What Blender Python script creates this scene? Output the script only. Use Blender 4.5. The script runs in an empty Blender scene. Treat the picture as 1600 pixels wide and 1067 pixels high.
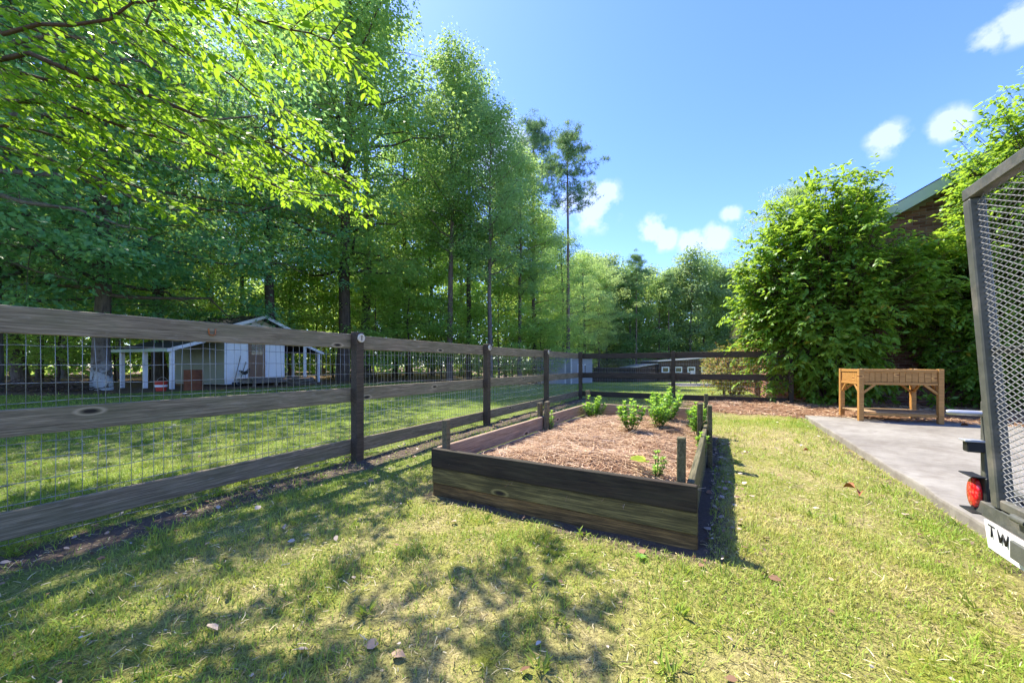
import bpy, bmesh, math
import numpy as np
from mathutils import Vector, Matrix, Euler

# ------------------------------------------------------------------ camera, sky, sun, exposure
sc = bpy.context.scene
COL = sc.collection
R_ = math.radians
SUN_EL, SUN_AZ = R_(57.0), R_(-43.0)          # azimuth from +Y towards +X
cam = bpy.data.cameras.new('camera'); camo = bpy.data.objects.new('camera', cam); COL.objects.link(camo)
cam.sensor_width = 36.0; cam.lens = 13.16; cam.shift_y = 0.0222
cam.clip_start = 0.02; cam.clip_end = 2000
camo.location = (0, 0, 0.94); camo.rotation_euler = (R_(90), 0, 0)
sc.camera = camo
S = Vector((math.sin(SUN_AZ)*math.cos(SUN_EL), math.cos(SUN_AZ)*math.cos(SUN_EL), math.sin(SUN_EL)))
sun = bpy.data.lights.new('sun', 'SUN'); suno = bpy.data.objects.new('sun', sun); COL.objects.link(suno)
sun.energy = 3.0; sun.angle = R_(0.55); sun.color = (1.0, 0.93, 0.80)
suno.location = S*60; suno.rotation_euler = S.to_track_quat('Z', 'Y').to_euler()

W = bpy.data.worlds.new('World'); sc.world = W; W.use_nodes = True
def build_world():
    nt = W.node_tree; N = nt.nodes; L = nt.links
    bg = N['Background']; bg.inputs['Strength'].default_value = 0.115
    sky = N.new('ShaderNodeTexSky'); sky.sky_type = 'NISHITA'; sky.sun_disc = False
    sky.sun_elevation = SUN_EL; sky.sun_rotation = SUN_AZ % (2*math.pi)
    sky.air_density = 1.0; sky.dust_density = 0.3; sky.ozone_density = 2.2
    hs = N.new('ShaderNodeHueSaturation'); hs.inputs['Saturation'].default_value = 1.16; hs.inputs['Value'].default_value = .82; hs.inputs['Hue'].default_value = .512
    L.new(sky.outputs[0], hs.inputs['Color'])
    tint = N.new('ShaderNodeMix'); tint.data_type = 'RGBA'; tint.blend_type = 'MULTIPLY'; tint.inputs['Factor'].default_value = 1
    L.new(hs.outputs[0], tint.inputs['A']); tint.inputs['B'].default_value = (.74, .82, 1.12, 1)
    tc = N.new('ShaderNodeTexCoord')
    # fair weather cumulus: noise broken blobs, some placed where they drift, a thin noise field elsewhere
    nz = N.new('ShaderNodeTexNoise'); nz.inputs['Scale'].default_value = 14; nz.inputs['Detail'].default_value = 8; nz.inputs['Roughness'].default_value = 0.6
    L.new(tc.outputs['Generated'], nz.inputs['Vector'])
    acc = None
    def math_(op, a, b=None, v=None):
        n = N.new('ShaderNodeMath'); n.operation = op
        L.new(a, n.inputs[0])
        if b is not None: L.new(b, n.inputs[1])
        if v is not None: n.inputs[1].default_value = v
        return n.outputs[0]
    blobs = [((0.215,1,0.43),0.062),((0.155,1,0.44),0.045),((0.245,1,0.45),0.035),((0.375,1,0.36),0.035),((0.41,1,0.335),0.03),
             ((0.48,1,0.325),0.034),((0.54,1,0.335),0.036),((0.585,1,0.40),0.022),((1.0,1,0.60),0.038),((1.17,1,0.64),0.038),
             ((1.28,1,0.87),0.035),((1.35,1,0.91),0.045),((-0.04,1,0.56),0.09),((-1.8,1,0.5),0.2),((2.6,1,0.7),0.2),((0.5,-1,0.4),0.25),((-1,-1,0.6),0.2)]
    for d, r in blobs:
        v = Vector(d).normalized()
        vd = N.new('ShaderNodeVectorMath'); vd.operation = 'DISTANCE'; vd.inputs[1].default_value = v
        L.new(tc.outputs['Generated'], vd.inputs[0])
        o = math_('DIVIDE', vd.outputs['Value'], v=r/math.sqrt(sum(c*c for c in d))*1.5)
        o = math_('SUBTRACT', o, v=1.0); o = math_('MULTIPLY', o, v=-1.0)
        mx = N.new('ShaderNodeMath'); mx.operation = 'MAXIMUM'; L.new(o, mx.inputs[0]); mx.inputs[1].default_value = 0
        acc = mx.outputs[0] if acc is None else math_('MAXIMUM', acc, mx.outputs[0])
    s = math_('ADD', math_('MULTIPLY', acc, v=1.1), math_('SUBTRACT', math_('MULTIPLY', nz.outputs['Fac'], v=3.2), v=1.75))
    gate = math_('MULTIPLY', acc, v=2.2)
    cl = N.new('ShaderNodeClamp'); L.new(s, cl.inputs[0])
    cl2 = N.new('ShaderNodeClamp'); L.new(gate, cl2.inputs[0])
    fac = math_('MULTIPLY', math_('MULTIPLY', cl.outputs[0], cl2.outputs[0]), v=1.25)
    cl3 = N.new('ShaderNodeClamp'); L.new(fac, cl3.inputs[0]); cl3.inputs['Max'].default_value = 0.55
    mix = N.new('ShaderNodeMix'); mix.data_type = 'RGBA'
    L.new(cl3.outputs[0], mix.inputs['Factor']); L.new(tint.outputs['Result'], mix.inputs['A'])
    mix.inputs['B'].default_value = (2.5, 2.7, 3.1, 1)
    L.new(mix.outputs['Result'], bg.inputs['Color'])
build_world()
vs = sc.view_settings; vs.view_transform = 'Standard'; vs.look = 'None'; vs.gamma = 1; vs.use_curve_mapping = False
vs.exposure = 2.12
sc.render.engine = 'CYCLES'
cy = sc.cycles; cy.use_denoising = True; cy.max_bounces = 12; cy.diffuse_bounces = 5; cy.transmission_bounces = 10; cy.glossy_bounces = 2
cy.transparent_max_bounces = 4; cy.use_adaptive_sampling = True; cy.adaptive_threshold = 0.015; cy.denoising_prefilter = 'ACCURATE'
cy.caustics_reflective = False; cy.caustics_refractive = False; cy.sample_clamp_indirect = 6

# ------------------------------------------------------------------ helpers
rng = np.random.default_rng(7)
def nrm(v): return v/np.maximum(np.linalg.norm(v, axis=-1, keepdims=True), 1e-9)
def link(o):
    COL.objects.link(o); return o
def tag(o, label=None, cat=None, group=None, kind=None):
    if label: o['label'] = label
    if cat: o['category'] = cat
    if group: o['group'] = group
    if kind: o['kind'] = kind
    return o
def empty(name, loc, label=None, cat=None, group=None):
    o = bpy.data.objects.new(name, None); o.location = loc; o.empty_display_size = 0.2
    link(o); return tag(o, label, cat, group)
def setpar(o, p):
    if p is not None:
        o.parent = p; o.matrix_parent_inverse = world_of(p).inverted()
def world_of(o):
    m = o.matrix_basis.copy()
    if o.parent: m = world_of(o.parent) @ o.matrix_parent_inverse @ m
    return m
def obj(name, me, parent=None, mat=None):
    o = bpy.data.objects.new(name, me); link(o)
    if mat is not None and not me.materials: me.materials.append(mat)
    setpar(o, parent); return o
def mesh_np(name, v, f, mat=None, smooth=False):
    """v (N,3); f: (M,k) array, all the same size, or list of lists"""
    me = bpy.data.meshes.new(name)
    v = np.ascontiguousarray(v, dtype=np.float32)
    if isinstance(f, np.ndarray):
        k = f.shape[1]; m = len(f)
        me.vertices.add(len(v)); me.vertices.foreach_set('co', v.ravel())
        me.loops.add(m*k); me.loops.foreach_set('vertex_index', np.ascontiguousarray(f, dtype=np.int32).ravel())
        me.polygons.add(m); me.polygons.foreach_set('loop_start', np.arange(0, m*k, k, dtype=np.int32))
        me.polygons.foreach_set('loop_total', np.full(m, k, dtype=np.int32))
        me.update(calc_edges=True)
    else:
        me.from_pydata([tuple(map(float, p)) for p in v], [], f); me.update()
    if smooth: me.polygons.foreach_set('use_smooth', np.ones(len(me.polygons), dtype=bool))
    if mat is not None: me.materials.append(mat)
    return me
def join_geo(parts):
    vs_, fs_, n = [], [], 0
    for v, f in parts:
        vs_.append(np.asarray(v, dtype=np.float64)); fs_.append(np.asarray(f)+n); n += len(v)
    return np.concatenate(vs_), np.concatenate(fs_)
_bc = {}
def box_mesh(size, mat, bev=0.004):
    key = (tuple(round(s, 4) for s in size), mat.name, bev)
    if key in _bc: return _bc[key]
    bm = bmesh.new(); bmesh.ops.create_cube(bm, size=1.0)
    bmesh.ops.scale(bm, vec=size, verts=bm.verts)
    if bev > 0: bmesh.ops.bevel(bm, geom=bm.edges[:], offset=min(bev, min(size)*0.3), segments=1, affect='EDGES', profile=0.5)
    me = bpy.data.meshes.new('box'); bm.to_mesh(me); bm.free(); me.materials.append(mat); _bc[key] = me
    return me
def box(name, size, loc, mat, parent=None, rz=0.0, rot=None, bev=0.004):
    o = bpy.data.objects.new(name, box_mesh(size, mat, bev)); link(o)
    o.location = loc
    o.rotation_euler = rot.to_euler() if rot is not None else Euler((0, 0, rz))
    setpar(o, parent); return o
CUBE_F = np.array([[0,3,2,1],[4,5,6,7],[0,1,5,4],[1,2,6,5],[2,3,7,6],[3,0,4,7]])
def cube_geo(c, ax, ay, az):
    """box geometry from centre and three half axes"""
    c, ax, ay, az = [np.asarray(t, dtype=float) for t in (c, ax, ay, az)]
    v = [c+sx*ax+sy*ay+sz*az for sz in (-1, 1) for sx, sy in ((-1,-1),(1,-1),(1,1),(-1,1))]
    return np.array(v), CUBE_F
def bars(P0, P1, hint, w, t):
    """many thin boxes at once: from P0 to P1, width w along hint-ish, thickness t"""
    P0 = np.asarray(P0, float); P1 = np.asarray(P1, float); d = nrm(P1-P0); h = np.broadcast_to(np.asarray(hint, float), d.shape)
    x = nrm(np.cross(d, h)); y = np.cross(x, d); n = len(P0)
    offs = [(-1,-1),(1,-1),(1,1),(-1,1)]
    V = np.stack([P + sx*x*w/2 + sy*y*t/2 for P in (P0, P1) for sx, sy in offs], 1)
    F = CUBE_F[None] + (np.arange(n)*8)[:, None, None]
    return V.reshape(-1, 3), F.reshape(-1, 4)
def tube_geo(pts, rad, sides=6, cap=True):
    pts = np.asarray(pts, float); n = len(pts); rad = np.broadcast_to(np.asarray(rad, float), (n,))
    t = nrm(np.gradient(pts, axis=0)); ref = np.array([0.13, 0.21, 0.97]) if abs(t[0, 2]) < 0.8 else np.array([0.97, 0.2, 0.1])
    x = nrm(np.cross(t, ref)); y = np.cross(t, x)
    a = np.arange(sides)*2*math.pi/sides
    V = pts[:, None] + rad[:, None, None]*(np.cos(a)[None, :, None]*x[:, None] + np.sin(a)[None, :, None]*y[:, None])
    i = np.arange(n-1)[:, None]*sides; j = np.arange(sides)[None]; j2 = (j+1) % sides
    F = np.stack([i+j, i+j2, i+sides+j2, i+sides+j], -1).reshape(-1, 4)
    return V.reshape(-1, 3), F
def lathe_mesh(name, prof, mat, seg=20, smooth=True):
    v = []; f = []
    n = len(prof)
    for r, z in prof:
        for k in range(seg):
            a = 2*math.pi*k/seg; v.append((r*math.cos(a), r*math.sin(a), z))
    for i in range(n-1):
        for k in range(seg):
            k2 = (k+1) % seg; f.append([i*seg+k, i*seg+k2, (i+1)*seg+k2, (i+1)*seg+k])
    f.append(list(range(seg))[::-1]); f.append([(n-1)*seg+k for k in range(seg)])
    return mesh_np(name, np.array(v), f, mat, False)
# smooth pseudo noise for layout (not shading)
class SN:
    def __init__(s, seed, scale, n=9):
        r = np.random.default_rng(seed); a = r.uniform(0, 6.283, n); k = scale*r.uniform(0.5, 1.9, n)
        s.kx = np.cos(a)*k; s.ky = np.sin(a)*k; s.p = r.uniform(0, 6.283, n); s.n = n
    def __call__(s, x, y):
        x = np.asarray(x, float)[..., None]; y = np.asarray(y, float)[..., None]
        return np.sin(x*s.kx + y*s.ky + s.p).sum(-1)/math.sqrt(s.n)/1.2
# leaf templates (side, along, up)
LEAF_LO = (np.array([(0,0,0),(.30,.45,.07),(0,1,-.06),(-.30,.45,.07)]), np.array([(0,1,2),(0,2,3)]))
NEEDLE = (np.array([(.03,0,0),(0,1,0),(-.03,0,0)]), np.array([(0,1,2)]))
LEAF_HI = (np.array([(0,0,0),(0,.36,-.02),(0,.70,-.05),(0,1,-.14),(.21,.28,.03),(.20,.60,.01),(-.21,.28,.03),(-.20,.60,.01)]),
           np.array([(0,4,1),(4,5,2),(4,2,1),(5,3,2),(0,1,6),(6,1,2),(6,2,7),(7,2,3)]))
LEAF_MID = (np.array([(0,0,0),(.22,.32,.05),(.15,.70,.02),(0,1,-.12),(-.15,.70,.02),(-.22,.32,.05)]), np.array([(0,1,5),(1,2,5),(5,2,4),(2,3,4)]))
def scatter(tm, pos, d, n, size, wid=None):
    T, F = tm; d = nrm(d); z = nrm(n - (n*d).sum(-1, keepdims=True)*d); x = np.cross(d, z)
    size = np.broadcast_to(np.asarray(size, float), (len(pos),)); w = size if wid is None else size*wid
    V = pos[:, None] + T[None, :, 0:1]*x[:, None]*w[:, None, None] + T[None, :, 1:2]*d[:, None]*size[:, None, None] + T[None, :, 2:3]*z[:, None]*size[:, None, None]
    FF = F[None] + (np.arange(len(pos))*len(T))[:, None, None]
    return V.reshape(-1, 3), FF.reshape(-1, F.shape[1])

# ------------------------------------------------------------------ materials
class NB:
    def __init__(s, name):
        s.m = bpy.data.materials.new(name); s.m.use_nodes = True; s.nt = s.m.node_tree; s.N = s.nt.nodes; s.L = s.nt.links
        s.b = s.N['Principled BSDF']; s.out = s.N['Material Output']; s.tc = s.N.new('ShaderNodeTexCoord')
        s.b.inputs['Specular IOR Level'].default_value = 0.3
    def new(s, t, **k):
        n = s.N.new(t)
        for a, v in k.items(): setattr(n, a, v)
        return n
    def vec(s, kind='Object', scale=(1,1,1), rnd=True):
        mp = s.new('ShaderNodeMapping'); mp.inputs['Scale'].default_value = scale
        src = s.tc.outputs[kind]
        if rnd:
            oi = s.new('ShaderNodeObjectInfo'); ad = s.new('ShaderNodeVectorMath', operation='ADD')
            sc_ = s.new('ShaderNodeVectorMath', operation='SCALE'); sc_.inputs[0].default_value = (17.3, 9.1, 23.7)
            s.L.new(oi.outputs['Random'], sc_.inputs['Scale']); s.L.new(src, ad.inputs[0]); s.L.new(sc_.outputs[0], ad.inputs[1]); src = ad.outputs[0]
        s.L.new(src, mp.inputs['Vector']); return mp.outputs[0]
    def noise(s, vec, scale, detail=5, rough=0.6, dist=0.0):
        n = s.new('ShaderNodeTexNoise'); n.inputs['Scale'].default_value = scale; n.inputs['Detail'].default_value = detail
        n.inputs['Roughness'].default_value = rough; n.inputs['Distortion'].default_value = dist
        if vec is not None: s.L.new(vec, n.inputs['Vector'])
        return n.outputs['Fac']
    def ramp(s, fac, stops):
        r = s.new('ShaderNodeValToRGB'); e = r.color_ramp.elements
        while len(e) < len(stops): e.new(0.5)
        for i, (p, c) in enumerate(stops):
            e[i].position = p; e[i].color = (*c, 1) if not isinstance(c, (int, float)) else (c, c, c, 1)
        s.L.new(fac, r.inputs[0]); return r.outputs[0]
    def mix(s, fac, a, b, mode='MIX'):
        n = s.new('ShaderNodeMix', data_type='RGBA', blend_type=mode)
        for sock, v in (('Factor', fac), ('A', a), ('B', b)):
            if isinstance(v, (int, float)): n.inputs[sock].default_value = v
            elif isinstance(v, tuple): n.inputs[sock].default_value = (*v, 1)
            else: s.L.new(v, n.inputs[sock])
        return n.outputs['Result']
    def math(s, op, a, b=0.0):
        n = s.new('ShaderNodeMath', operation=op)
        for i, v in enumerate((a, b)):
            if isinstance(v, (int, float)): n.inputs[i].default_value = v
            else: s.L.new(v, n.inputs[i])
        return n.outputs[0]
    def color(s, c):
        if isinstance(c, tuple): s.b.inputs['Base Color'].default_value = (*c, 1)
        else: s.L.new(c, s.b.inputs['Base Color'])
    def bump(s, h, strength=0.4, dist=0.01):
        b = s.new('ShaderNodeBump'); b.inputs['Strength'].default_value = strength; b.inputs['Distance'].default_value = dist
        s.L.new(h, b.inputs['Height']); s.L.new(b.outputs[0], s.b.inputs['Normal'])
    def rough(s, v):
        if isinstance(v, (int, float)): s.b.inputs['Roughness'].default_value = v
        else: s.L.new(v, s.b.inputs['Roughness'])

def mat_wood(name, c1, c2, stain=None, stain_amt=0.5, knots=True, knot_c=(.02,.015,.01), rough=.75, gscale=1.0, pale=None):
    m = NB(name)
    g = m.noise(m.vec(scale=(1.2*gscale, 22*gscale, 22*gscale)), 3.0, 6, .65, .6)
    fine = m.noise(m.vec(scale=(3*gscale, 120*gscale, 120*gscale)), 2.0, 3, .6)
    c = m.ramp(g, [(.36, c1), (.64, c2)])
    c = m.mix(m.ramp(fine, [(.42, 0), (.66, .75)]), c, tuple(x*.45 for x in c1))
    if stain:
        st = m.ramp(m.noise(m.vec(scale=(1, 3, 3)), 2.3, 6, .65), [(.42, 0), (.66, 1)])
        c = m.mix(m.math('MULTIPLY', st, stain_amt), c, stain)
    if pale:
        st = m.ramp(m.noise(m.vec(scale=(2, 6, 6)), 5.0, 6, .7), [(.58, 0), (.72, 1)])
        c = m.mix(m.math('MULTIPLY', st, .5), c, pale)
    if knots:
        vo = m.new('ShaderNodeTexVoronoi', feature='F1', voronoi_dimensions='2D'); sx = m.new('ShaderNodeSeparateXYZ'); cx_ = m.new('ShaderNodeCombineXYZ')
        m.L.new(m.vec(scale=(2.0, 1.0, 5.5)), sx.inputs[0]); m.L.new(sx.outputs['X'], cx_.inputs['X']); m.L.new(sx.outputs['Z'], cx_.inputs['Y']); vo.inputs['Scale'].default_value = 1.0; vo.inputs['Randomness'].default_value = 1.0
        m.L.new(cx_.outputs[0], vo.inputs['Vector'])
        sc3 = m.new('ShaderNodeSeparateColor'); m.L.new(vo.outputs['Color'], sc3.inputs[0]); gate = m.math('GREATER_THAN', sc3.outputs[0], .66)
        k = m.ramp(vo.outputs['Distance'], [(.045, 1), (.085, 0)])
        c = m.mix(m.math('MULTIPLY', k, gate), c, knot_c)
        rg = m.ramp(vo.outputs['Distance'], [(.08, 0), (.11, 1), (.15, 0)])
        c = m.mix(m.math('MULTIPLY', m.math('MULTIPLY', rg, gate), .5), c, tuple(x*1.6 for x in c2))
    m.color(c); m.rough(rough); m.bump(m.math('ADD', g, m.math('MULTIPLY', fine, .5)), .5, .004)
    return m.m
def mat_plain(name, c, rough=.6, metal=0.0, var=.25, nscale=6.0, bump=.15, dirt=None):
    m = NB(name); n = m.noise(m.vec(), nscale, 6, .65)
    col = m.mix(n, tuple(x*(1-var) for x in c), tuple(min(1, x*(1+var)) for x in c))
    if dirt: col = m.mix(m.ramp(m.noise(m.vec(), nscale*.45, 7, .7), [(.5, 0), (.75, .8)]), col, dirt)
    m.color(col); m.rough(rough); m.b.inputs['Metallic'].default_value = metal
    if bump: m.bump(m.noise(m.vec(), nscale*8, 4, .6), bump, .002)
    return m.m
def mat_leaf(name, dark, light, trans, tfac=.45, rough=.5, spec=.3, nscale=.8, yellow=None, yfac=.06):
    m = NB(name)
    geo = m.new('ShaderNodeNewGeometry'); oi = m.new('ShaderNodeObjectInfo')
    n = m.noise(m.vec(), nscale, 3, .55)
    f = m.math('ADD', m.math('MULTIPLY', n, .7), m.math('MULTIPLY', geo.outputs['Random Per Island'], .5))
    f = m.math('ADD', f, m.math('MULTIPLY', m.math('SUBTRACT', oi.outputs['Random'], .5), .35))
    c = m.ramp(f, [(.28, dark), (.85, light)])
    if yellow:
        c = m.mix(m.ramp(geo.outputs['Random Per Island'], [(1-yfac-.01, 0), (1-yfac, 1)]), c, yellow)
    m.color(c); m.rough(rough); m.b.inputs['Specular IOR Level'].default_value = spec
    tr = m.new('ShaderNodeBsdfTranslucent'); tcol = m.mix(f, tuple(x*.65 for x in trans), trans); m.L.new(tcol, tr.inputs['Color'])
    mx = m.new('ShaderNodeMixShader'); mx.inputs[0].default_value = tfac
    m.L.new(m.b.outputs[0], mx.inputs[1]); m.L.new(tr.outputs[0], mx.inputs[2]); m.L.new(mx.outputs[0], m.out.inputs['Surface'])
    return m.m
def mat_bark(name, c1, c2, lichen=None):
    m = NB(name)
    n = m.noise(m.vec(scale=(6, 6, 1.1)), 2.2, 7, .7, .4)
    c = m.ramp(n, [(.3, c1), (.7, c2)])
    if lichen:
        g = m.new('ShaderNodeSeparateXYZ'); m.L.new(m.tc.outputs['Object'], g.inputs[0])
        low = m.ramp(m.math('DIVIDE', g.outputs['Z'], 3.0), [(.12, .9), (.42, .12), (.9, 0)])
        lf = m.math('MULTIPLY', m.ramp(m.noise(m.vec(), 3.2, 6, .7), [(.42, 0), (.52, 1)]), low)
        c = m.mix(lf, c, lichen)
    m.color(c); m.rough(.9); m.bump(n, 1.0, .03); return m.m

M = {}
M['fence'] = mat_wood('weathered_fence_wood', (.16,.125,.075), (.37,.30,.195), stain=(.13,.13,.065), stain_amt=.45, pale=(.32,.29,.23))
M['fence_dark'] = mat_wood('dark_fence_wood', (.034,.024,.015), (.085,.060,.038), stain=(.04,.04,.02), stain_amt=.4)
M['post'] = mat_wood('fence_post_wood', (.055,.040,.026), (.125,.092,.062), stain=(.05,.05,.025), stain_amt=.3)
M['bed_black'] = mat_wood('blackened_board', (.018,.013,.008), (.055,.038,.022), stain=(.06,.06,.03), stain_amt=.35, knot_c=(.006,.005,.004))
M['bed_olive'] = mat_wood('mossy_board', (.085,.07,.024), (.27,.215,.075), stain=(.035,.03,.012), stain_amt=.65)
M['bed_brown'] = mat_wood('damp_brown_board', (.10,.06,.02), (.34,.20,.065), stain=(.02,.014,.006), stain_amt=.8, knots=False)
M['bed_pink'] = mat_wood('reddish_weathered_board', (.30,.19,.115), (.52,.37,.25), stain=(.25,.20,.14), stain_amt=.5, knot_c=(.07,.03,.015))
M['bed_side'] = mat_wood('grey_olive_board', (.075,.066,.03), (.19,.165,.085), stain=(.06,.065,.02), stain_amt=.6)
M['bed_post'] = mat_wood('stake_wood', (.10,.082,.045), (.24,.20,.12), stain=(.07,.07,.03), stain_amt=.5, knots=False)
M['cut'] = mat_plain('cut_end_wood', (.55,.50,.38), .8, var=.3, nscale=30)
M['planter'] = mat_wood('orange_cedar', (.36,.175,.046), (.56,.30,.09), stain=(.32,.15,.04), stain_amt=.3, knots=True, knot_c=(.18,.07,.02), rough=.6)
M['shelf'] = mat_wood('faded_cedar', (.30,.19,.09), (.46,.32,.18), knots=False)
M['wire'] = mat_plain('galvanised_wire', (.30,.31,.30), .45, .4, var=.2)
M['copper'] = mat_plain('copper', (.45,.17,.07), .4, .8)
M['disc'] = mat_plain('pale_disc', (.60,.55,.44), .6, var=.25, nscale=40)
M['disc_dark'] = mat_plain('disc_slot', (.10,.085,.06), .7)
M['white'] = mat_plain('white_paint', (.78,.79,.78), .55, var=.06, dirt=(.5,.5,.44))
M['siding'] = mat_plain('cream_siding', (.86,.86,.80), .6, var=.05)
M['siding_side'] = mat_plain('shaded_siding', (.27,.28,.19), .7, var=.08)  # shade under the lean-to roof, put into the side wall's siding colour
M['fascia_green'] = mat_plain('pale_green_fascia', (.42,.50,.38), .6, var=.08)
M['shingle'] = mat_plain('dark_shingle', (.045,.047,.05), .9, var=.5, nscale=9, bump=.5)
M['door'] = mat_plain('brown_door', (.24,.145,.085), .55, var=.08)
M['deckwood'] = mat_wood('grey_deck_wood', (.13,.11,.085), (.27,.235,.18), knots=False)
M['barrel'] = mat_plain('rusty_steel', (.20,.075,.035), .85, .2, var=.6, nscale=5, dirt=(.08,.035,.02))
M['red'] = mat_plain('red_plastic', (.50,.05,.025), .5, var=.15)
M['blackmetal'] = mat_plain('black_paint_metal', (.018,.019,.019), .45, .0, var=.4, nscale=12, dirt=(.07,.075,.065))
M['steel_worn'] = mat_plain('worn_black_steel', (.085,.09,.078), .5, .1, var=.6, nscale=14, bump=.4, dirt=(.24,.21,.17))
M['mesh_steel'] = mat_plain('expanded_steel', (.24,.245,.25), .4, .1, var=.5, nscale=20)
M['chrome'] = mat_plain('chrome', (.55,.54,.52), .35, .6, var=.05, bump=0)
M['rubber'] = mat_plain('tyre_rubber', (.02,.02,.02), .9)
M['greybuild'] = mat_plain('grey_metal_siding', (.27,.30,.33), .5, .0, var=.06, nscale=2)
M['rolldoor'] = mat_plain('roll_up_door', (.44,.47,.51), .5, var=.05, nscale=2)
M['brownbuild'] = mat_plain('brown_barn_siding', (.085,.058,.043), .85, var=.3, nscale=3)
M['darkfence'] = mat_plain('dark_far_fence', (.045,.038,.03), .9, var=.4, nscale=2)
M['tin'] = mat_plain('pale_roof_metal', (.45,.46,.46), .4, .4, var=.15)
M['mortar'] = mat_plain('mortar', (.30,.26,.22), .95, var=.2, nscale=20)
M['soil'] = mat_plain('potting_soil', (.06,.042,.028), .95, var=.5, nscale=25, bump=.8)
M['bark_brown'] = mat_bark('brown_bark', (.035,.027,.019), (.13,.10,.075))
M['bark_grey'] = mat_bark('grey_bark', (.07,.06,.05), (.22,.19,.16))
M['bark_lichen'] = mat_bark('lichen_bark', (.06,.045,.032), (.19,.15,.115), lichen=(.62,.63,.58))
M['bark_pine'] = mat_bark('pine_bark', (.08,.062,.05), (.24,.19,.16))
M['twig'] = mat_bark('twig_bark', (.045,.03,.02), (.13,.085,.055))
M['stem'] = mat_plain('green_stem', (.10,.15,.04), .6)
M['leaf_near'] = mat_leaf('elm_leaf', (.06,.16,.010), (.14,.30,.020), (.42,.66,.04), .52, .6, spec=.15, nscale=1.2)
M['leaf_teal'] = mat_leaf('deep_green_leaf', (.065,.23,.105), (.15,.37,.18), (.42,.72,.18), .46, .42, spec=.45)
M['leaf_a'] = mat_leaf('maple_leaf', (.11,.25,.055), (.24,.41,.11), (.60,.84,.18), .50)
M['leaf_b'] = mat_leaf('poplar_leaf', (.13,.265,.10), (.25,.43,.165), (.54,.76,.21), .50)
M['leaf_c'] = mat_leaf('understorey_leaf', (.14,.31,.07), (.30,.50,.13), (.70,.90,.20), .54)
M['leaf_far'] = mat_leaf('far_leaf', (.17,.31,.11), (.33,.50,.20), (.64,.82,.24), .52)
M['leaf_haze'] = mat_leaf('hazy_leaf', (.14,.24,.115), (.27,.39,.19), (.5,.66,.22), .45)  # distance haze mixed into the leaf colour, greyer and duller
M['needle'] = mat_leaf('pine_needle', (.09,.18,.08), (.20,.33,.15), (.34,.55,.18), .35)
M['leaf_cam'] = mat_leaf('camellia_leaf', (.05,.13,.02), (.17,.32,.045), (.50,.74,.06), .42, .42, spec=.28, nscale=1.0, yellow=(.30,.19,.02), yfac=.012)
M['leaf_azalea'] = mat_leaf('azalea_leaf', (.11,.17,.025), (.30,.31,.05), (.48,.46,.06), .35, yellow=(.42,.12,.05), yfac=.18)
M['leaf_bed'] = mat_leaf('bed_plant_leaf', (.12,.29,.035), (.26,.46,.07), (.52,.76,.08), .45, .4, nscale=6)
M['leaf_yellow'] = mat_leaf('yellow_leaf', (.30,.40,.03), (.52,.56,.06), (.6,.7,.06), .4, .4, nscale=6)
def mat_grass(name, lush):
    m = NB(name); geo = m.new('ShaderNodeNewGeometry')
    big = m.noise(m.vec(rnd=False), .75, 5, .6); small = m.noise(m.vec(rnd=False), 6.0, 4, .6)
    f = m.math('ADD', m.math('MULTIPLY', big, .9), m.math('MULTIPLY', small, .55))
    green = m.mix(geo.outputs['Random Per Island'], (.12,.25,.016), (.31,.43,.05))
    dry = m.mix(geo.outputs['Random Per Island'], (.40,.36,.085), (.70,.60,.23))
    t = m.ramp(m.math('ADD', f, m.math('MULTIPLY', geo.outputs['Random Per Island'], .30)), [(.66-lush, 1), (1.03-lush*.2, 0)])
    c = m.mix(t, green, dry)
    # the yard right of the bed is drier than the shaded left lawn
    sp = m.new('ShaderNodeSeparateXYZ'); m.L.new(m.tc.outputs['Object'], sp.inputs[0])
    m.color(c); m.rough(.6)
    tr = m.new('ShaderNodeBsdfTranslucent'); m.L.new(m.mix(.35, c, (.5,.6,.08)), tr.inputs['Color'])
    mx = m.new('ShaderNodeMixShader'); mx.inputs[0].default_value = .35
    m.L.new(m.b.outputs[0], mx.inputs[1]); m.L.new(tr.outputs[0], mx.inputs[2]); m.L.new(mx.outputs[0], m.out.inputs['Surface'])
    return m.m
M['grass'] = mat_grass('lawn_grass', .0)
M['grass_lush'] = mat_grass('lush_grass', .22)
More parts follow.
